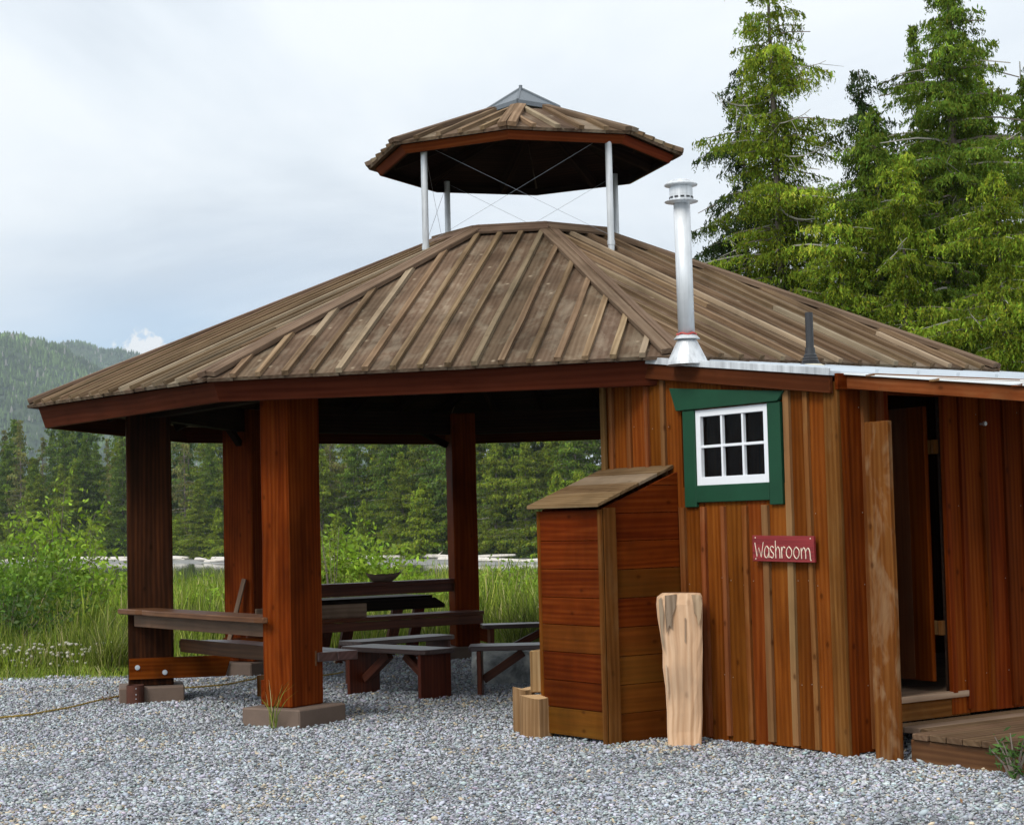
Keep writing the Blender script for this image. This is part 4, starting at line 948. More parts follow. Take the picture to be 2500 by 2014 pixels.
for u in (.93, 1.155): b.beam(Pw(u, .015, 1.907), Pw(u, .015, 2.35), .020, .028, -tt)
b.beam(Pw(.705, .0152, 2.13), Pw(1.38, .0152, 2.13), .0275, .020, (0, 0, 1))
b.build('sash', M['white_paint'], wo, .002)
b = MB(); b.prism([Pw(.70, .004, 1.9), Pw(1.385, .004, 1.9), Pw(1.385, .004, 2.355), Pw(.70, .004, 2.355)], tt * .004); b.build('pane', M['glass'], wo)
# deck
b = MB(); 
for i in range(14):
    s0 = -.055 - i * .145
    tl_ = .30 if i < 3 else .055
    b.prism([W(s0, tl_, .148), W(s0 - .139, tl_, .148), W(s0 - .139, 4.2, .148), W(s0, 4.2, .148)], V((0, 0, .04 + random.uniform(-.001, .001))), grain=tt) if i < 3 else b.prism([W(s0, .055 + random.uniform(-.012, .012), .148), W(s0 - .139, .055 + random.uniform(-.012, .012), .148), W(s0 - .139, 4.2, .148), W(s0, 4.2, .148)], V((0, 0, .04 + random.uniform(-.001, .001))), grain=tt)
dk = b.build('deck', M['deck'], wash, .004)
b = MB(); b.beam(W(-.46, .10, .07), W(-2.06, .10, .07), .04, .15); b.beam(W(-2.04, .1, .07), W(-2.04, 4.2, .07), .04, .15); b.build('deck_skirt', M['counter'], dk, .004)
# stovepipe
cp = at_y(1443, 753, W(1.50, 0, 0).y + 0.0); 
def solve_s(px, s):                              # point of the roof sheet at depth s that stands at sheet column px
    lo, hi = -1, 4.5
    for _ in range(50):
        m_ = (lo + hi) / 2; P_ = RP(s, m_) - V((0, 0, 1.6)); x = P_.dot(rt) / P_.dot(_f) * 4385.5 + 1250
        if x * .862 < px: lo = m_
        else: hi = m_
    return RP(s, lo)
c_ = solve_s(1447, 1.42); H0 = at_y(1430, 376, c_.y).z - c_.z
b = MB(); b.tube([c_ + V((0, 0, .0)), c_ + V((-.008, 0, H0 - .10))], .062, 24)
ch = b.build('stovepipe', M['galv'], wash, smooth=True)
b = MB(); b.lathe(c_, [(.155, -.02), (.15, .0), (.075, .155), (.066, .16)], 28); b.build('flashing_cone', M['galv'], ch)
b = MB(); b.lathe(c_ + V((0, 0, .165)), [(.064, .0), (.098, .004), (.07, .035), (.064, .036)], 28); b.build('storm_collar', M['galv'], ch)
b = MB(); b.tube([c_ + V((math.cos(q) * .07, math.sin(q) * .07, .205 + .006 * math.sin(q * 5))) for q in np.linspace(0, 6.28, 30)], .007, 6, caps=False); b.build('sealant', M['red_seal'], ch)
b = MB(); cc_ = c_ + V((-.01, 0, H0 - .19))
b.lathe(cc_, [(.064, .0), (.123, .012), (.125, .016), (.085, .022), (.085, .065), (.086, .066), (.086, .115), (.080, .117), (.080, .125), (.122, .135), (.124, .142), (.10, .165), (.05, .182), (.01, .186)], 32)
b.build('cap', M['galv'], ch)
b = MB()
for i in range(12):
    q = i * math.pi / 6; d_ = V((math.cos(q), math.sin(q), 0)); b.beam(cc_ + d_ * .0866 + V((0, 0, .044)) - V((-d_.y, d_.x, 0)) * .014, cc_ + d_ * .0866 + V((0, 0, .044)) + V((-d_.y, d_.x, 0)) * .014, .004, .013)
b.build('cap_slot', M['black'], ch)
# plumbing vent
c_ = solve_s(1706, 1.15); H1 = at_y(1701, 658, c_.y).z - c_.z
b = MB(); b.tube([c_, c_ + V((0, 0, H1))], .030, 16); vp = b.build('vent_pipe', M['black'], wash)
b = MB(); b.lathe(c_, [(.085, -.01), (.08, .03), (.062, .04), (.066, .05), (.055, .06), (.058, .072), (.048, .082), (.05, .094), (.04, .105), (.036, .15)], 20); b.build('vent_boot', M['black'], vp)
b = MB(); b.lathe(c_, [(.13, -.012), (.12, .01), (.09, .022)], 9); b.build('sealant', M['putty'], vp)

# washroom sign
sg = empty('washroom_sign', W(.5, -.075, 1.38), 'small red painted board reading Washroom on the siding below the window', 'sign')
SN = -tt; sc = W(.50, -.062, 1.385)
b = MB(); b.prism([W(.805, -.062, 1.298), W(.195, -.062, 1.288), W(.195, -.062, 1.468), W(.805, -.062, 1.478)], -tt * .022, grain=n); b.build('board', M['sign'], sg, .003)
# hand-drawn letters as strokes on the board, x 0..1 across, y 0..1 up
LET = {
 'W': (.0, .155, [[(0, .92), (.22, .08), (.46, .62), (.72, .08), (1, .95)]]),
 'a': (.165, .095, [[(.95, .55), (.5, .72), (.1, .45), (.15, .12), (.55, .05), (.9, .3)], [(.95, .62), (.92, .05)]]),
 's': (.27, .08, [[(.9, .62), (.5, .72), (.15, .58), (.4, .4), (.85, .25), (.6, .04), (.05, .1)]]),
 'h': (.365, .095, [[(.1, 1.05), (.12, .02)], [(.12, .4), (.5, .68), (.85, .5), (.9, .02)]]),
 'r': (.475, .075, [[(.1, .68), (.15, .02)], [(.15, .42), (.5, .68), (.95, .62)]]),
 'o': (.56, .11, [[(.5, .7), (.12, .5), (.1, .2), (.5, .04), (.88, .22), (.9, .5), (.5, .7)]]),
 'o2': (.69, .11, [[(.5, .68), (.12, .5), (.1, .2), (.5, .0), (.88, .2), (.9, .5), (.5, .68)]]),
 'm': (.82, .17, [[(.05, .62), (.08, .0)], [(.08, .4), (.3, .64), (.48, .45), (.5, .0)], [(.5, .4), (.75, .62), (.93, .4), (.97, -.05)]])}
b = MB()
for k_, (x0, ww, strokes) in LET.items():
    for st in strokes:
        pts = [W(.775 - (x0 + x_ * ww) * .555, -.0862, 1.318 + y_ * .118 - (x0 + x_ * ww) * .004) for x_, y_ in st]
        b.tube(smooth(pts, 4) if k_ != 'W' else pts, .0034, 5)
b.build('lettering', M['letter'], sg)
b = MB()
for s_, z_ in ((.77, 1.462), (.77, 1.315), (.225, 1.452), (.225, 1.305)): b.tube([W(s_, -.084, z_), W(s_, -.0865, z_)], .005, 8)
b.build('nail', M['letter'], sg)

# ------------------------------------------------------------------ lidded cupboard against the window wall
cb = empty('storage_cupboard', W(2.05, -.38, 0), 'tall narrow plank cupboard with a slanted lid against the washroom wall', 'cupboard')
random.seed(4)
def pl(s0, s1, t0, t1, z0, z1, name, mat, horiz, ext): pass
b = MB(); z = .03
for i in range(8):                              # broad face, horizontal boards
    z1 = min(z + .205 + random.uniform(-.006, .006), 1.70)
    if i == 7: z1 = 1.69
    b.prism([W(1.70, -.76, z + .002), W(2.42, -.76, z + .002), W(2.42, -.76, z1 - .002), W(1.70, -.76, z1 - .002)], tt * .02, grain=n, rnd=[(.62, .98, .6), (.10, .3, .4), (.28, .4, .2), (.5, .75, .3), (.58, .3, .3), (.45, .2, .2), (.7, .3, .2), (.6, .2, .1)][i]); z = z1
b.build('front_panel', M['bin'], cb, .003)
b = MB(); z = .0
for i in range(10):                             # end face towards the window
    z1 = z + .205 + random.uniform(-.006, .006); lo = lambda t_: 1.72 + (t_ + .74) * .36
    if z > 1.93: break
    tl = -.735 if z1 < 1.71 else -.74 + max(0, (z1 - 1.72) / .36)
    if z1 < 1.71: pts = [W(1.665, -.74, z + .002), W(1.665, -.025, z + .002), W(1.665, -.025, z1 - .002), W(1.665, -.74, z1 - .002)]
    else:
        tz = -.74 + max(0, (z - 1.70) / .36); zr = min(z1 - .002, 1.70 + .715 * .36); tm = -.74 + (zr - 1.70) / .36
        pts = [W(1.665, max(-.74, tz), z + .002), W(1.665, -.025, z + .002), W(1.665, -.025, zr), W(1.665, min(-.03, tm), zr)]
        if z < 1.70: pts.append(W(1.665, -.74, 1.70))
    b.prism(pts, -n * .02, grain=tt, rnd=[(.22, .75, .3), (.40, .82, .3), (.48, .9, .3), (.50, .78, .3), (.40, .3, .2), (.08, .8, .5), (.68, .3, .4), (.45, .1, .1), (.5, .1, .2), (.5, .1, .2)][i]); z = z1
b.prism([W(2.42, -.74, .03), W(2.42, -.025, .03), W(2.42, -.025, 1.95), W(2.42, -.74, 1.70)], n * .02, grain=V((0, 0, 1)))
b.build('side_panel', M['bin'], cb, .003)
b = MB(); b.beam(W(1.645, -.70, -.01), W(1.645, -.70, 1.70), .11, .022, n, seg=4, jit=.002, rnd=(.4, .3, .3)); b.beam(W(1.66, -.772, .0), W(1.66, -.772, 1.69), .022, .04, n, rnd=(.5, .2, .3))
b.build('corner_trim', M['trim'], cb, .003)
b = MB(); b.beam(W(2.435, -.75, .03), W(2.435, -.75, 1.69), .03, .04, -n); b.build('corner_trim', M['siding'], cb, .003)
b = MB(); w4 = [(-.025, -.20), (-.203, -.40), (-.403, -.60), (-.603, -.84)]
for t0, t1 in w4:
    zz0, zz1 = 1.995 + t0 * .345, 1.995 + t1 * .345
    k0, k1 = .045 + .115 * (t0 + .84) / .84, .045 + .115 * (t1 + .84) / .84
    b.prism([W(1.55 + k0, t0, zz0), W(2.43 + k0, t0, zz0), W(2.43 + k1, t1, zz1), W(1.55 + k1, t1, zz1)], V((0, 0, .028)), grain=n)
b.build('lid', M['binlid'], cb, .004)

# ------------------------------------------------------------------ logs
def split_log(name, edges, yb, yt, dp, mats, label, cat):
    """split billet from its two outlines; flat split face in front, bark curve behind; leans back from yb to yt"""
    b = MB(); rings = []; k_ = 14; n_ = len(edges)
    for i, (xl, xr, py) in enumerate(edges):
        q = i / (n_ - 1); Y = yb + (yt - yb) * q; l, r_ = at_y(xl, py, Y), at_y(xr, py, Y); c = (l + r_) / 2; hx = (r_ - l) / 2; rg = []
        for j_ in range(k_):
            a = j_ / k_ * 2 * math.pi; ca, sa = math.cos(a), math.sin(a)
            ca = math.copysign(abs(ca) ** .7, ca)
            rg.append(c + hx * ca + V((0, 1, 0)) * (dp * (sa * .62 if sa > 0 else sa * .16) + dp * .1) + V((random.uniform(-.004, .004), random.uniform(-.005, .005), 0)))
        rings.append(rg)
    b.loft(rings, True, (.5, .1, .5)); o = b.build(name, mats, None, .004)
    return tag(o, label, cat)
random.seed(3)
ED = [(1406, 1478, 1571), (1404, 1478, 1540), (1404, 1479, 1500), (1401, 1479, 1450), (1396, 1479, 1405), (1394, 1479, 1370), (1389, 1480, 1335), (1385, 1480, 1300), (1382, 1480, 1272), (1383, 1479, 1256), (1393, 1475, 1248)]
pc = at_z(1442, 1572, 0) + V((.0, .05, 0))
sl_ = split_log('split_log', ED, pc.y, pc.y + .20, .17, M['pale'], 'tall fresh split log leaning upright against the plank cupboard', 'log')
b = MB()                                        # wedges of grey bark left on its face
def on_face(px, py): q = float(np.interp(-py, [-e_[2] for e_ in ED], np.linspace(0, 1, len(ED)))); return at_y(px, py, pc.y + .20 * q - .018)
for poly_ in ([(1399, 1253), (1424, 1250), (1422, 1275), (1415, 1296), (1414, 1322), (1408, 1316), (1403, 1332), (1400, 1290)], [(1386, 1262), (1392, 1256), (1396, 1290), (1394, 1330), (1399, 1372), (1393, 1350), (1389, 1310)],
              [(1455, 1251), (1474, 1252), (1477, 1270), (1475, 1300), (1470, 1318), (1466, 1296), (1461, 1290), (1459, 1270)], [(1400, 1400), (1403, 1398), (1407, 1450), (1404, 1470)], [(1441, 1300), (1443, 1300), (1443, 1352), (1441, 1350)]):
    b.prism([on_face(*p_) for p_ in poly_], V((0, -.006, 0)), grain=V((0, 0, 1)))
M['bark_strip'] = wood('bark_strip_wood', (.15, .10, .065), (.31, .22, .145), (.50, .38, .27), knots=.3)
b.build('bark', M['bark_strip'], sl_)
def stump(px, py, r_, h, label, lean=0):
    p = at_z(px, py, 0) + V((0, r_ * .75, 0)); b = MB(); vs = []; k_ = 22
    jit = [random.uniform(.93, 1.07) for _ in range(k_)]
    for z, s in ((-.02, 1.02), (h * .3, .99), (h * .7, 1.0), (h, .97)):
        for j_ in range(k_): a = j_ / k_ * 6.283; vs.append(p + V((math.cos(a) * r_ * s * jit[j_], math.sin(a) * r_ * s * jit[j_], z + (.012 * math.sin(a * 2 + 1) if z == h else 0))))
    fs = [(i * k_ + j_, i * k_ + (j_ + 1) % k_, (i + 1) * k_ + (j_ + 1) % k_, (i + 1) * k_ + j_) for i in range(3) for j_ in range(k_)]
    b.add(vs, fs, V((0, 0, 1)), (.3, .2, .5), 0); b.add(vs[-k_:], [tuple(range(k_))], V((1, 0, 0)), mi=1)
    o = b.build('stump', [M['stump_side'], M['stump_end']], None, org=p); return tag(o, label, 'log')
M['stump_side'] = wood('stump_bark', (.17, .085, .035), (.30, .175, .085), (.45, .29, .16), knots=.3, fine=50)
stump(1131, 1552, .125, .30, 'stubby pale round log on the gravel at the left foot of the cupboard')
stump(1104, 1541, .09, .335, 'half hidden round log just behind the stubby one beside the cupboard')
q0 = at_z(1131, 1552, 0) + V((.05, .17, .325)); b = MB()
b.prism([q0 + V((-.095, -.05, 0)), q0 + V((.06, -.08, 0)), q0 + V((.11, .05, 0)), q0 + V((-.02, .09, 0))], V((.0, .01, .315)), grain=V((0, 0, 1)))
tag(b.build('firewood', M['stump_side'], None, .008), 'square split piece of firewood standing on top of the stubby log', 'firewood')

# ------------------------------------------------------------------ benches, table, boulder
def bench(c, ang, ln, wd, top, label, mats=('benchtop', 'bench'), th=.045):
    ax = V((math.cos(ang), math.sin(ang), 0)); ay = V((-ax.y, ax.x, 0)); c = V(c); root = empty('bench', c, label, 'bench', 'loose benches under the pavilion roof')
    rc = .07; h0, h1 = ln / 2, wd / 2
    pts = [(-h0 + .02, -h1), (h0 - rc, -h1), (h0 - .02, -h1 + .02), (h0, -h1 + rc), (h0, h1 - rc), (h0 - .02, h1 - .02), (h0 - rc, h1), (-h0 + .02, h1), (-h0, h1 - .03), (-h0, -h1 + .03)]
    b = MB(); b.prism([c + ax * x_ + ay * y_ + V((0, 0, top - th)) for x_, y_ in pts], V((0, 0, th)), grain=ax); b.build('seat', M[mats[0]], root, .006)
    for s in (-1, 1):
        b = MB(); q = c + ax * (s * (h0 - .10)); b.beam(q + V((0, 0, -.01)), q + V((0, 0, top - th)), wd * .92, .045, ax); b.build('leg', M[mats[1]], root, .006)
        b = MB(); b.beam(c + ax * (s * (h0 - .13)) + V((0, 0, .14)), c + ax * (s * .12) + V((0, 0, top - th - .03)), .08, .07, ay); b.build('brace', M[mats[1]], root, .004)
    return root
bench((-1.14, 17.17, 0), math.atan2(-.72, .72), 1.22, .42, .462, 'low bench with broad plank legs, nearest in the middle of the pavilion')
bench((.17, 17.10, 0), -.03, 1.26, .42, .465, 'low bench partly hidden by the cupboard, in front of the grey boulder')
bench((-1.23, 18.63, 0), math.atan2(.66, .75), 1.25, .40, .46, 'bench just behind the nearest low bench, its top running towards the back')
bench((.45, 20.1, 0), .12, 1.7, .34, .50, 'long narrow bench at the back between the rear post and the cupboard')
# dark trestle table outside the back counter
a, c, e, mi_ = edge(7, 6)
tb_ = empty('trestle_table', on(a, e, mi_, 1.6, -.62, 0), 'dark table with clipped corners behind the back bench', 'table')
b = MB(); b.prism([on(a, e, mi_, .4, -.40, .60), on(a, e, mi_, 2.86, -.40, .60), on(a, e, mi_, 2.86, -.40, .645), on(a, e, mi_, 2.72, -.40, .73), on(a, e, mi_, .4, -.40, .73)], mi_ * .04, grain=e); b.build('apron', M['dark'], tb_, .004)
b = MB(); b.beam(on(a, e, mi_, .35, -.70, .745), on(a, e, mi_, 2.70, -.70, .745), .62, .03); b.build('table_top', M['dark'], tb_, .004)
for s0 in (.75, 1.5, 2.45):
    for off in (-.42, -.92):
        b = MB(); b.beam(on(a, e, mi_, s0 - .08, off, -.01), on(a, e, mi_, s0 + .08, off, .66), .14, .06, mi_); b.build('leg', M['bench'], tb_, .004)
b = MB(); q0 = on(a, e, mi_, -.1, .40, .588); q1 = on(a, e, mi_, 1.30, .40, .588); b.beam(q0 + V((0, 0, .075)), q1 + V((0, 0, .075)), .03, .15)
tag(b.build('loose_board', M['stick'], None, .003), 'pale loose board set on edge on the back bench', 'board')
# boulder
def rock(name, c, r_, label, seed, cat='rock'):
    import bmesh
    bm = bmesh.new(); bmesh.ops.create_icosphere(bm, subdivisions=4, radius=1); g = np.random.default_rng(seed); ws = [(g.normal(size=3) * 2.2, g.uniform(0, 6)) for _ in range(9)]
    for v in bm.verts:
        p = np.array(v.co); s = 1 + sum(math.sin(p.dot(w_) + o_) for w_, o_ in ws) * .045
        q = np.clip(p * s * 1.25, -.86, .88); v.co = V((q[0] * r_[0], q[1] * r_[1], q[2] * r_[2]))
    me = bpy.data.meshes.new(name); bm.to_mesh(me); bm.free(); me.transform(Matrix.Translation(V(c)))
    return tag(link(name, me, M['rock'], None, org=V(c), smooth=True), label, cat)
t = NT('boulder_stone'); cc = t.coord('Object'); n1 = t.noise(cc, 3.2, 6, .65, .6); n2 = t.noise(cc, 16, 4, .6)
c_ = t.ramp(n1, [(.32, (.08, .085, .09)), (.44, (.24, .26, .26)), (.54, (.42, .43, .41)), (.68, (.62, .62, .56))]); c_ = t.mix(.5, c_, t.ramp(n2, [(.3, .6), (.7, 1.3)]), 'MULTIPLY')
t.base(c_); t.set(Roughness=.85); t.bump(n2, .8, .04); M['rock'] = t.m
rock('boulder', (.10, 18.55, .06), (.66, .55, .30), 'large grey flat topped boulder behind the right low bench', 3)
# driftwood bowl on the back counter
bc = at_y(797 / 1.0, 1219, on(a, e, mi_, 1.7, 0, 0).y); 
def solve_on(px, off, z):
    lo, hi = -1, 4
    for _ in range(40):
        m_ = (lo + hi) / 2; P_ = on(a, e, mi_, m_, off, z) - V((0, 0, 1.6)); x = P_.dot(rt) / P_.dot(_f) * 4385.5 + 1250
        if x * .862 < px: lo = m_
        else: hi = m_
    return on(a, e, mi_, lo, off, z)
bc = solve_on(804, -.02, .96); b = MB(); k_ = 20; vs = []
for r_, z_ in ((.10, .0), (.135, .03), (.158, .065), (.168, .085), (.155, .07), (.12, .035), (.03, .022)):
    for j_ in range(k_):
        an = j_ / k_ * 6.283; wv_ = 1 + .09 * math.sin(an * 3 + 1) + .05 * math.sin(an * 7); ears = 1 + .16 * math.exp(-((abs(math.cos(an)) - 1) ** 2) / .01) * (z_ > .05)
        vs.append(bc + V((math.cos(an) * r_ * 1.08 * wv_ * ears, math.sin(an) * r_ * .6 * wv_, z_ + (.020 * abs(math.cos(an)) ** 3 + .007 * math.sin(an * 5)) * (z_ > .05))))
fs = [(i * k_ + j_, i * k_ + (j_ + 1) % k_, (i + 1) * k_ + (j_ + 1) % k_, (i + 1) * k_ + j_) for i in range(6) for j_ in range(k_)] + [tuple(range(k_ - 1, -1, -1)), tuple(6 * k_ + j_ for j_ in range(k_))]
b.add(vs, fs, V((1, 0, 0)), (.5, .4, .5)); M['bowl'] = wood('bowl_wood', (.09, .06, .045), (.2, .14, .105), (.33, .25, .19), knots=.3)
tag(b.build('bowl', M['bowl'], None, smooth=True, org=bc), 'rough carved wooden bowl on the back counter', 'bowl')
# upright block behind the front post
q = at_z(543, 1469, 0); b = MB(); b.prism([q + V((-.01, .0, 0)), q + V((.16, -.03, 0)), q + V((.18, .10, 0)), q + V((.02, .13, 0))], V((0, 0, .215)), grain=V((0, 0, 1)))
tag(b.build('wood_block', M['upright'], None, .006), 'short upright wood block peeping out behind the left edge of the front post', 'wood block')
# leaning stick
s0 = at_z(464, 1424, 0.0); s1 = at_y(514, 1218, 19.98); b = MB(); b.beam(s0, s1, .045, .07, (0, -1, 0)); tag(b.build('stick', M['stick'], None, .003), 'thin grey stick leaning on the rear left post', 'stick')
# steel stub beside the left footing
q = at_z(281, 1483, 0); q = q + V((0, .085, 0)); b = MB(); b.lathe(q, [(.082, -.03), (.082, .178), (.076, .178), (.074, .03)], 26)
st = empty('steel_stub', q, 'short rust brown steel pipe stub in front of the left footing', 'pipe stub'); b.build('pipe', M['rust'], st)
b = MB()
for z_ in (.055, .095, .15):
    d_ = V((.28, -.96, 0)).normalized(); b.tube([q + d_ * .080 + V((0, 0, z_)), q + d_ * .086 + V((0, 0, z_))], .006, 8)
b.build('screw', M['bolt'], st)
# rope
rp = [at_z(x_, y_, .03) for x_, y_ in ((-60, 1514), (0, 1509), (60, 1503), (110, 1494), (150, 1487), (190, 1477), (226, 1469), (262, 1462), (330, 1452), (440, 1443), (480, 1439), (530, 1429), (560, 1425), (640, 1424), (700, 1418), (722, 1413))]
rs = smooth(rp, 14); ln_ = 0; tw = [[], [], []]
for i, p in enumerate(rs):
    if i: ln_ += (rs[i] - rs[i - 1]).length
    d = (rs[min(i + 1, len(rs) - 1)] - rs[max(i - 1, 0)]).normalized(); x = d.cross(V((0, 0, 1))).normalized(); y = x.cross(d)
    for s_ in range(3): an = ln_ * 42 + s_ * 2.094; tw[s_].append(p + x * math.cos(an) * .005 + y * math.sin(an) * .005)
b = MB()
for q in tw: b.tube(q, .0054, 6)
tag(b.build('rope', M['rope'], None), 'yellow twisted rope lying across the gravel', 'rope')

# ------------------------------------------------------------------ meadow, shrubs and weeds
def blades(name, X, Y, Z, h, wdt, lean, cols, mat, label, cat, kind='stuff', sc=3):
    n_ = len(X); az = rng.random(n_) * 6.283; fa = rng.random(n_) * 6.283; q = np.array([0, .38, .72, 1.0]); lw = np.array([1, .9, .6, .08])
    cx = X[:, None] + np.cos(az)[:, None] * (h * lean)[:, None] * q ** 2; cy = Y[:, None] + np.sin(az)[:, None] * (h * lean)[:, None] * q ** 2; cz = Z[:, None] + h[:, None] * (q - .25 * lean[:, None] * q ** 3)
    wx = (np.cos(fa) * wdt)[:, None] * lw; wy = (np.sin(fa) * wdt)[:, None] * lw
    l = np.stack([cx - wx, cy - wy, cz], -1); r_ = np.stack([cx + wx, cy + wy, cz], -1); v = np.stack([l, r_], 2).reshape(-1, 3)
    f = np.array([(0, 1, 3, 2), (2, 3, 5, 4), (4, 5, 7, 6)]); f = (f[None] + 8 * np.arange(n_)[:, None, None]).ravel()
    me = fast_mesh(name, v, f, np.full(n_ * 3, 4), np.repeat(cols.clip(.003, .7), 8, 0)); o = link(name, me, mat, org=V((0, 0, 0))); tag(o, label, cat, kind=kind); return o
def grass_cols(n_, X, Y):
    base = np.array([(.22, .29, .030), (.15, .225, .024), (.31, .34, .070), (.46, .41, .19), (.07, .13, .018)])
    pz = fbm(X, Y, 5, 8); k = rng.choice(5, n_, p=[.36, .28, .18, .08, .10]); c = base[k] * np.exp(rng.normal(0, .30, n_))[:, None] * (1 + .32 * pz)[:, None]
    return c
def meadow():
    n_ = 150000; Yr = rng.random(n_) ** 1.7; X = rng.uniform(-1, 1, n_); Y = 19.9 + Yr * 17; X = X * (Y * .31 + 1.5) - .3
    k = (Y > pad_edge(X) + .10 + rng.exponential(.08, n_)) & (X < 12); X, Y = X[k], Y[k]; n_ = len(X)
    d = Y - pad_edge(X); cl = fbm(X, Y, 3.0, 12); cl2 = fbm(X, Y, 1.1, 13)
    h = (.24 + .66 * (1 - np.exp(-d / .8))) * (.78 + .26 * cl + .24 * cl2) * rng.uniform(.5, 1.15, n_)
    h *= np.where(X < -3.6, np.interp(d, [0, 1.2, 3], [.55, .95, 1.0]), 1.0)
    w_ = .0056 * np.interp(Y, [20, 36], [1, 2.6]) * rng.uniform(.7, 1.4, n_)
    blades('grass', X, Y, np.zeros(n_), h.clip(.08, 1.1), w_, rng.uniform(.04, .42, n_), grass_cols(n_, X, Y), M['leaf'], 'tall rushes and grass of the meadow behind the gravel', 'grass')
    # short fringe creeping on to the gravel
    n_ = 9000; X = rng.uniform(-9, 5, n_); Y = pad_edge(X) + rng.normal(.05, .16, n_)
    blades('grass_fringe', X, Y, np.zeros(n_), rng.uniform(.04, .18, n_), np.full(n_, .004), rng.uniform(.3, .9, n_), grass_cols(n_, X, Y) * 1.1, M['leaf'], 'short grass along the gravel edge', 'grass')
meadow()
def tussock(px, py, h, n_, sp, label, dark=.7, name='rush_tussock', cat='rush clump', col_=None):
    p = at_z(px, py, 0); a_ = rng.random(n_) * 6.283; r_ = rng.random(n_) ** .7 * sp
    X = p.x + np.cos(a_) * r_; Y = p.y + np.sin(a_) * r_
    hh = h * rng.uniform(.5, 1.05, n_); o = blades(name, X, Y, np.zeros(n_), hh, np.full(n_, .0042), rng.uniform(.1, .7, n_), (grass_cols(n_, X, Y) if col_ is None else np.array(col_)[None] * np.exp(rng.normal(0, .2, n_))[:, None]) * dark, M['leaf'], label, cat, kind=None)
    return o
tussock(232, 1420, .62, 520, .24, 'dark spiky rush clump at the gravel edge left of the left post', .62)
tussock(1120, 1395, .85, 420, .35, 'tall rush clump with brown stems beside the cupboard, behind the back bench', .75)
tussock(576, 1534, .52, 16, .045, 'few tall green grass stems growing in front of the front footing', 1.3, 'grass_tuft', 'grass')
# clover heads
n_ = 560; X = rng.uniform(-8.0, -4.55, n_); Y = 20.5 + rng.gamma(1.6, .45, n_); Zc = rng.uniform(.10, .34, n_); k = rng.random(n_) < (.35 + .65 * (fbm(X, Y, 1.6, 77) > 0)); X, Y, Zc = X[k], Y[k], Zc[k]; n_ = len(X)
s = rng.uniform(.014, .026, n_); v = IV[None] * s[:, None, None] * np.array([1, 1, .8]) + np.stack([X, Y, Zc], -1)[:, None]
me = fast_mesh('clover', v.reshape(-1, 3), (IF[None] + 12 * np.arange(n_)[:, None, None]).ravel(), np.full(n_ * 20, 3), np.tile(np.array([(.62, .60, .50)]), (n_ * 12, 1)))
tag(link('clover_flowers', me, M['leaf'], org=V((0, 0, 0))), 'white clover heads in the short grass at the left', 'flowers', kind='stuff')

def shrub(px, py, Y, hgt, rx, n_stem, n_leaf, lsize, c_, label, name='shrub', cat='shrub', z0=0, vary=.28, fill=1.0, spread=1.0, aspect=.42):
    p = at_y(px, py, Y); base = V((p.x, Y, z0)); root = empty(name, base, label, cat, 'shrubs at the edge of the meadow'); st = MB(); pts = []
    for i in range(n_stem):
        an = random.uniform(0, 6.283); r_ = rx * random.random() ** .6; hh = hgt * random.uniform(.6, 1.0) * (1 - .35 * r_ / rx)
        p1 = base + V((math.cos(an) * r_ * .45, math.sin(an) * r_ * .45, hh * .5)); p2 = base + V((math.cos(an) * r_, math.sin(an) * r_, hh))
        st.tube([base + V((random.uniform(-.1, .1) * rx, random.uniform(-.1, .1) * rx, -.02)), p1, p2], [.012 + .004 * hgt, .008, .003], 4)
        for k in range(int(n_leaf / n_stem)):
            q = random.random() ** .75; q = 1 - (1 - q) * fill; c = (base * (1 - q) ** 2 + p1 * 2 * q * (1 - q) + p2 * q * q); pts.append(np.array(c) + rng.normal(0, .10 + .06 * rx, 3) * spread)
    st.build('stem', M['bark'], root, org=None)
    pts = np.array(pts); pts[:, 2] = np.maximum(pts[:, 2], z0 + .03); leaf_cloud('leaves', pts, lsize, c_, vary, M['leaf'], None, None, parent=root, flat=True, up=.1, aspect=aspect); return root
random.seed(77)
LG = (.23, .35, .03); LG2 = (.15, .26, .028); DGc = (.065, .13, .02)
shrub(40, 1200, 24.5, 1.7, 1.5, 70, 8200, .046, LG2, 'leafy alder thicket at the left picture edge', fill=.95)
shrub(110, 1200, 25.5, 2.65, .85, 22, 1900, .050, LG, 'slender alder sapling, tallest of the shrubs at the left', fill=.8)
shrub(182, 1200, 24.8, 1.75, .62, 22, 1500, .048, LG, 'small alder shrub left of the dark post', fill=.9)
shrub(15, 1230, 23.0, 1.05, 1.2, 36, 2600, .04, DGc, 'low dark bramble at the left edge in front of the alders', fill=1)
shrub(232, 1215, 24.5, .80, 1.0, 34, 2000, .05, LG, 'low broad leaved plants just left of the dark post', fill=1, aspect=.6)
shrub(420, 1215, 26.5, .82, 1.2, 36, 2800, .044, LG, 'light green shrub seen between the dark post and the rear left post', fill=1)
shrub(560, 1215, 27, 1.0, .9, 20, 900, .04, LG2, 'shrub partly hidden behind the two left posts', fill=1)
shrub(735, 1210, 26.5, 1.70, 1.1, 70, 9500, .050, LG, 'bright green bush seen through the pavilion above the back counter', fill=1)
shrub(818, 1215, 26.0, 1.2, .8, 40, 3800, .046, LG, 'lower right shoulder bush beside the bright green bush', fill=1)
shrub(700, 1210, 25.4, 2.2, .35, 8, 420, .03, (.16, .2, .03), 'thin yellowish sapling left of the bright green bush', fill=.7)
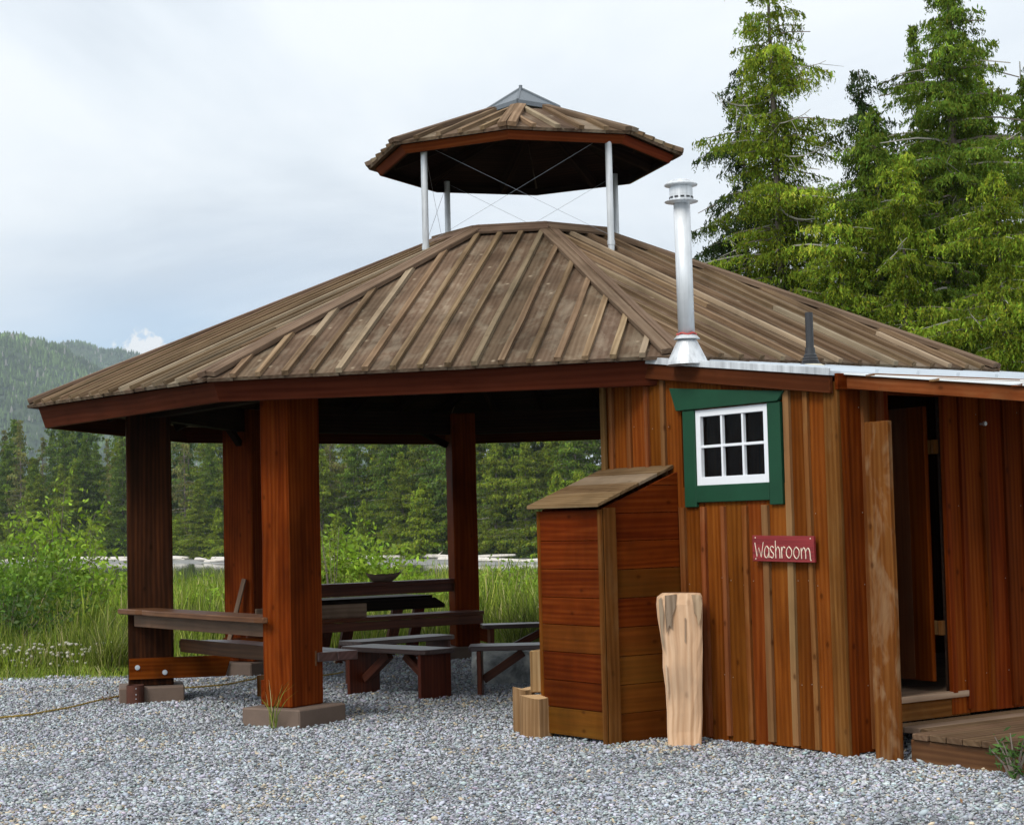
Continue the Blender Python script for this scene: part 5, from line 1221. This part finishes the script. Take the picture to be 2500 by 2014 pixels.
shrub(1062, 1215, 28, 1.02, 1.0, 34, 2600, .044, LG, 'light green shrub right of the rear post', fill=1)
shrub(905, 1225, 27, .74, 1.3, 34, 2600, .042, LG, 'low shrub under the far beach left of the rear post', fill=1)
def weed(px, py, h, n_st, n_l, ls, c_, label): return shrub(px, py, at_z(px, py, 0).y, h, h * .45, n_st, n_l, ls, c_, label, 'weed', 'weed', spread=.18, aspect=.22)
weed(2138, 1640, .40, 6, 120, .036, (.07, .15, .03), 'leafy green weed by the deck at the lower right corner')
weed(1528, 1556, .11, 6, 26, .04, (.14, .17, .04), 'small yellow green weed at the foot of the washroom wall')
weed(224, 1478, .16, 3, 14, .02, (.16, .07, .04), 'tiny reddish weed beside the rope')
weed(1462, 1584, .08, 3, 10, .016, (.2, .05, .03), 'tiny red weed at the foot of the split log')
n_ = 170; X = rng.uniform(-5, 4.2, n_); Y = rng.uniform(9.5, 19.5, n_); k = np.ones(n_, bool)
leaf_cloud('leaf_litter', np.stack([X, Y, np.full(n_, .028)], -1), .016, (.20, .11, .045), .35, M['leaf'], 'scattered dead leaves and bark bits on the gravel', 'leaf litter', 'stuff', up=-.1, aspect=.4)
# ------------------------------------------------------------------ air
b = MB(); x0, x1, y0, y1, z0, z1 = -4200, 4200, -60, 7600, -8, 900
b.add([(x0, y0, z0), (x1, y0, z0), (x1, y1, z0), (x0, y1, z0), (x0, y0, z1), (x1, y0, z1), (x1, y1, z1), (x0, y1, z1)], [(3, 2, 1, 0), (4, 5, 6, 7), (0, 1, 5, 4), (1, 2, 6, 5), (2, 3, 7, 6), (3, 0, 4, 7)])
hm = bpy.data.materials.new('haze'); hm.use_nodes = True; hn = hm.node_tree; hn.nodes.remove(hn.nodes['Principled BSDF'])
pv = hn.nodes.new('ShaderNodeVolumePrincipled'); pv.inputs['Color'].default_value = (.72, .84, .96, 1); pv.inputs['Density'].default_value = .000085
hn.links.new(pv.outputs[0], hn.nodes['Material Output'].inputs['Volume'])
tag(b.build('haze', hm, org=V((0, 0, 0))), 'faint blue haze over the inlet and hills', kind='stuff')
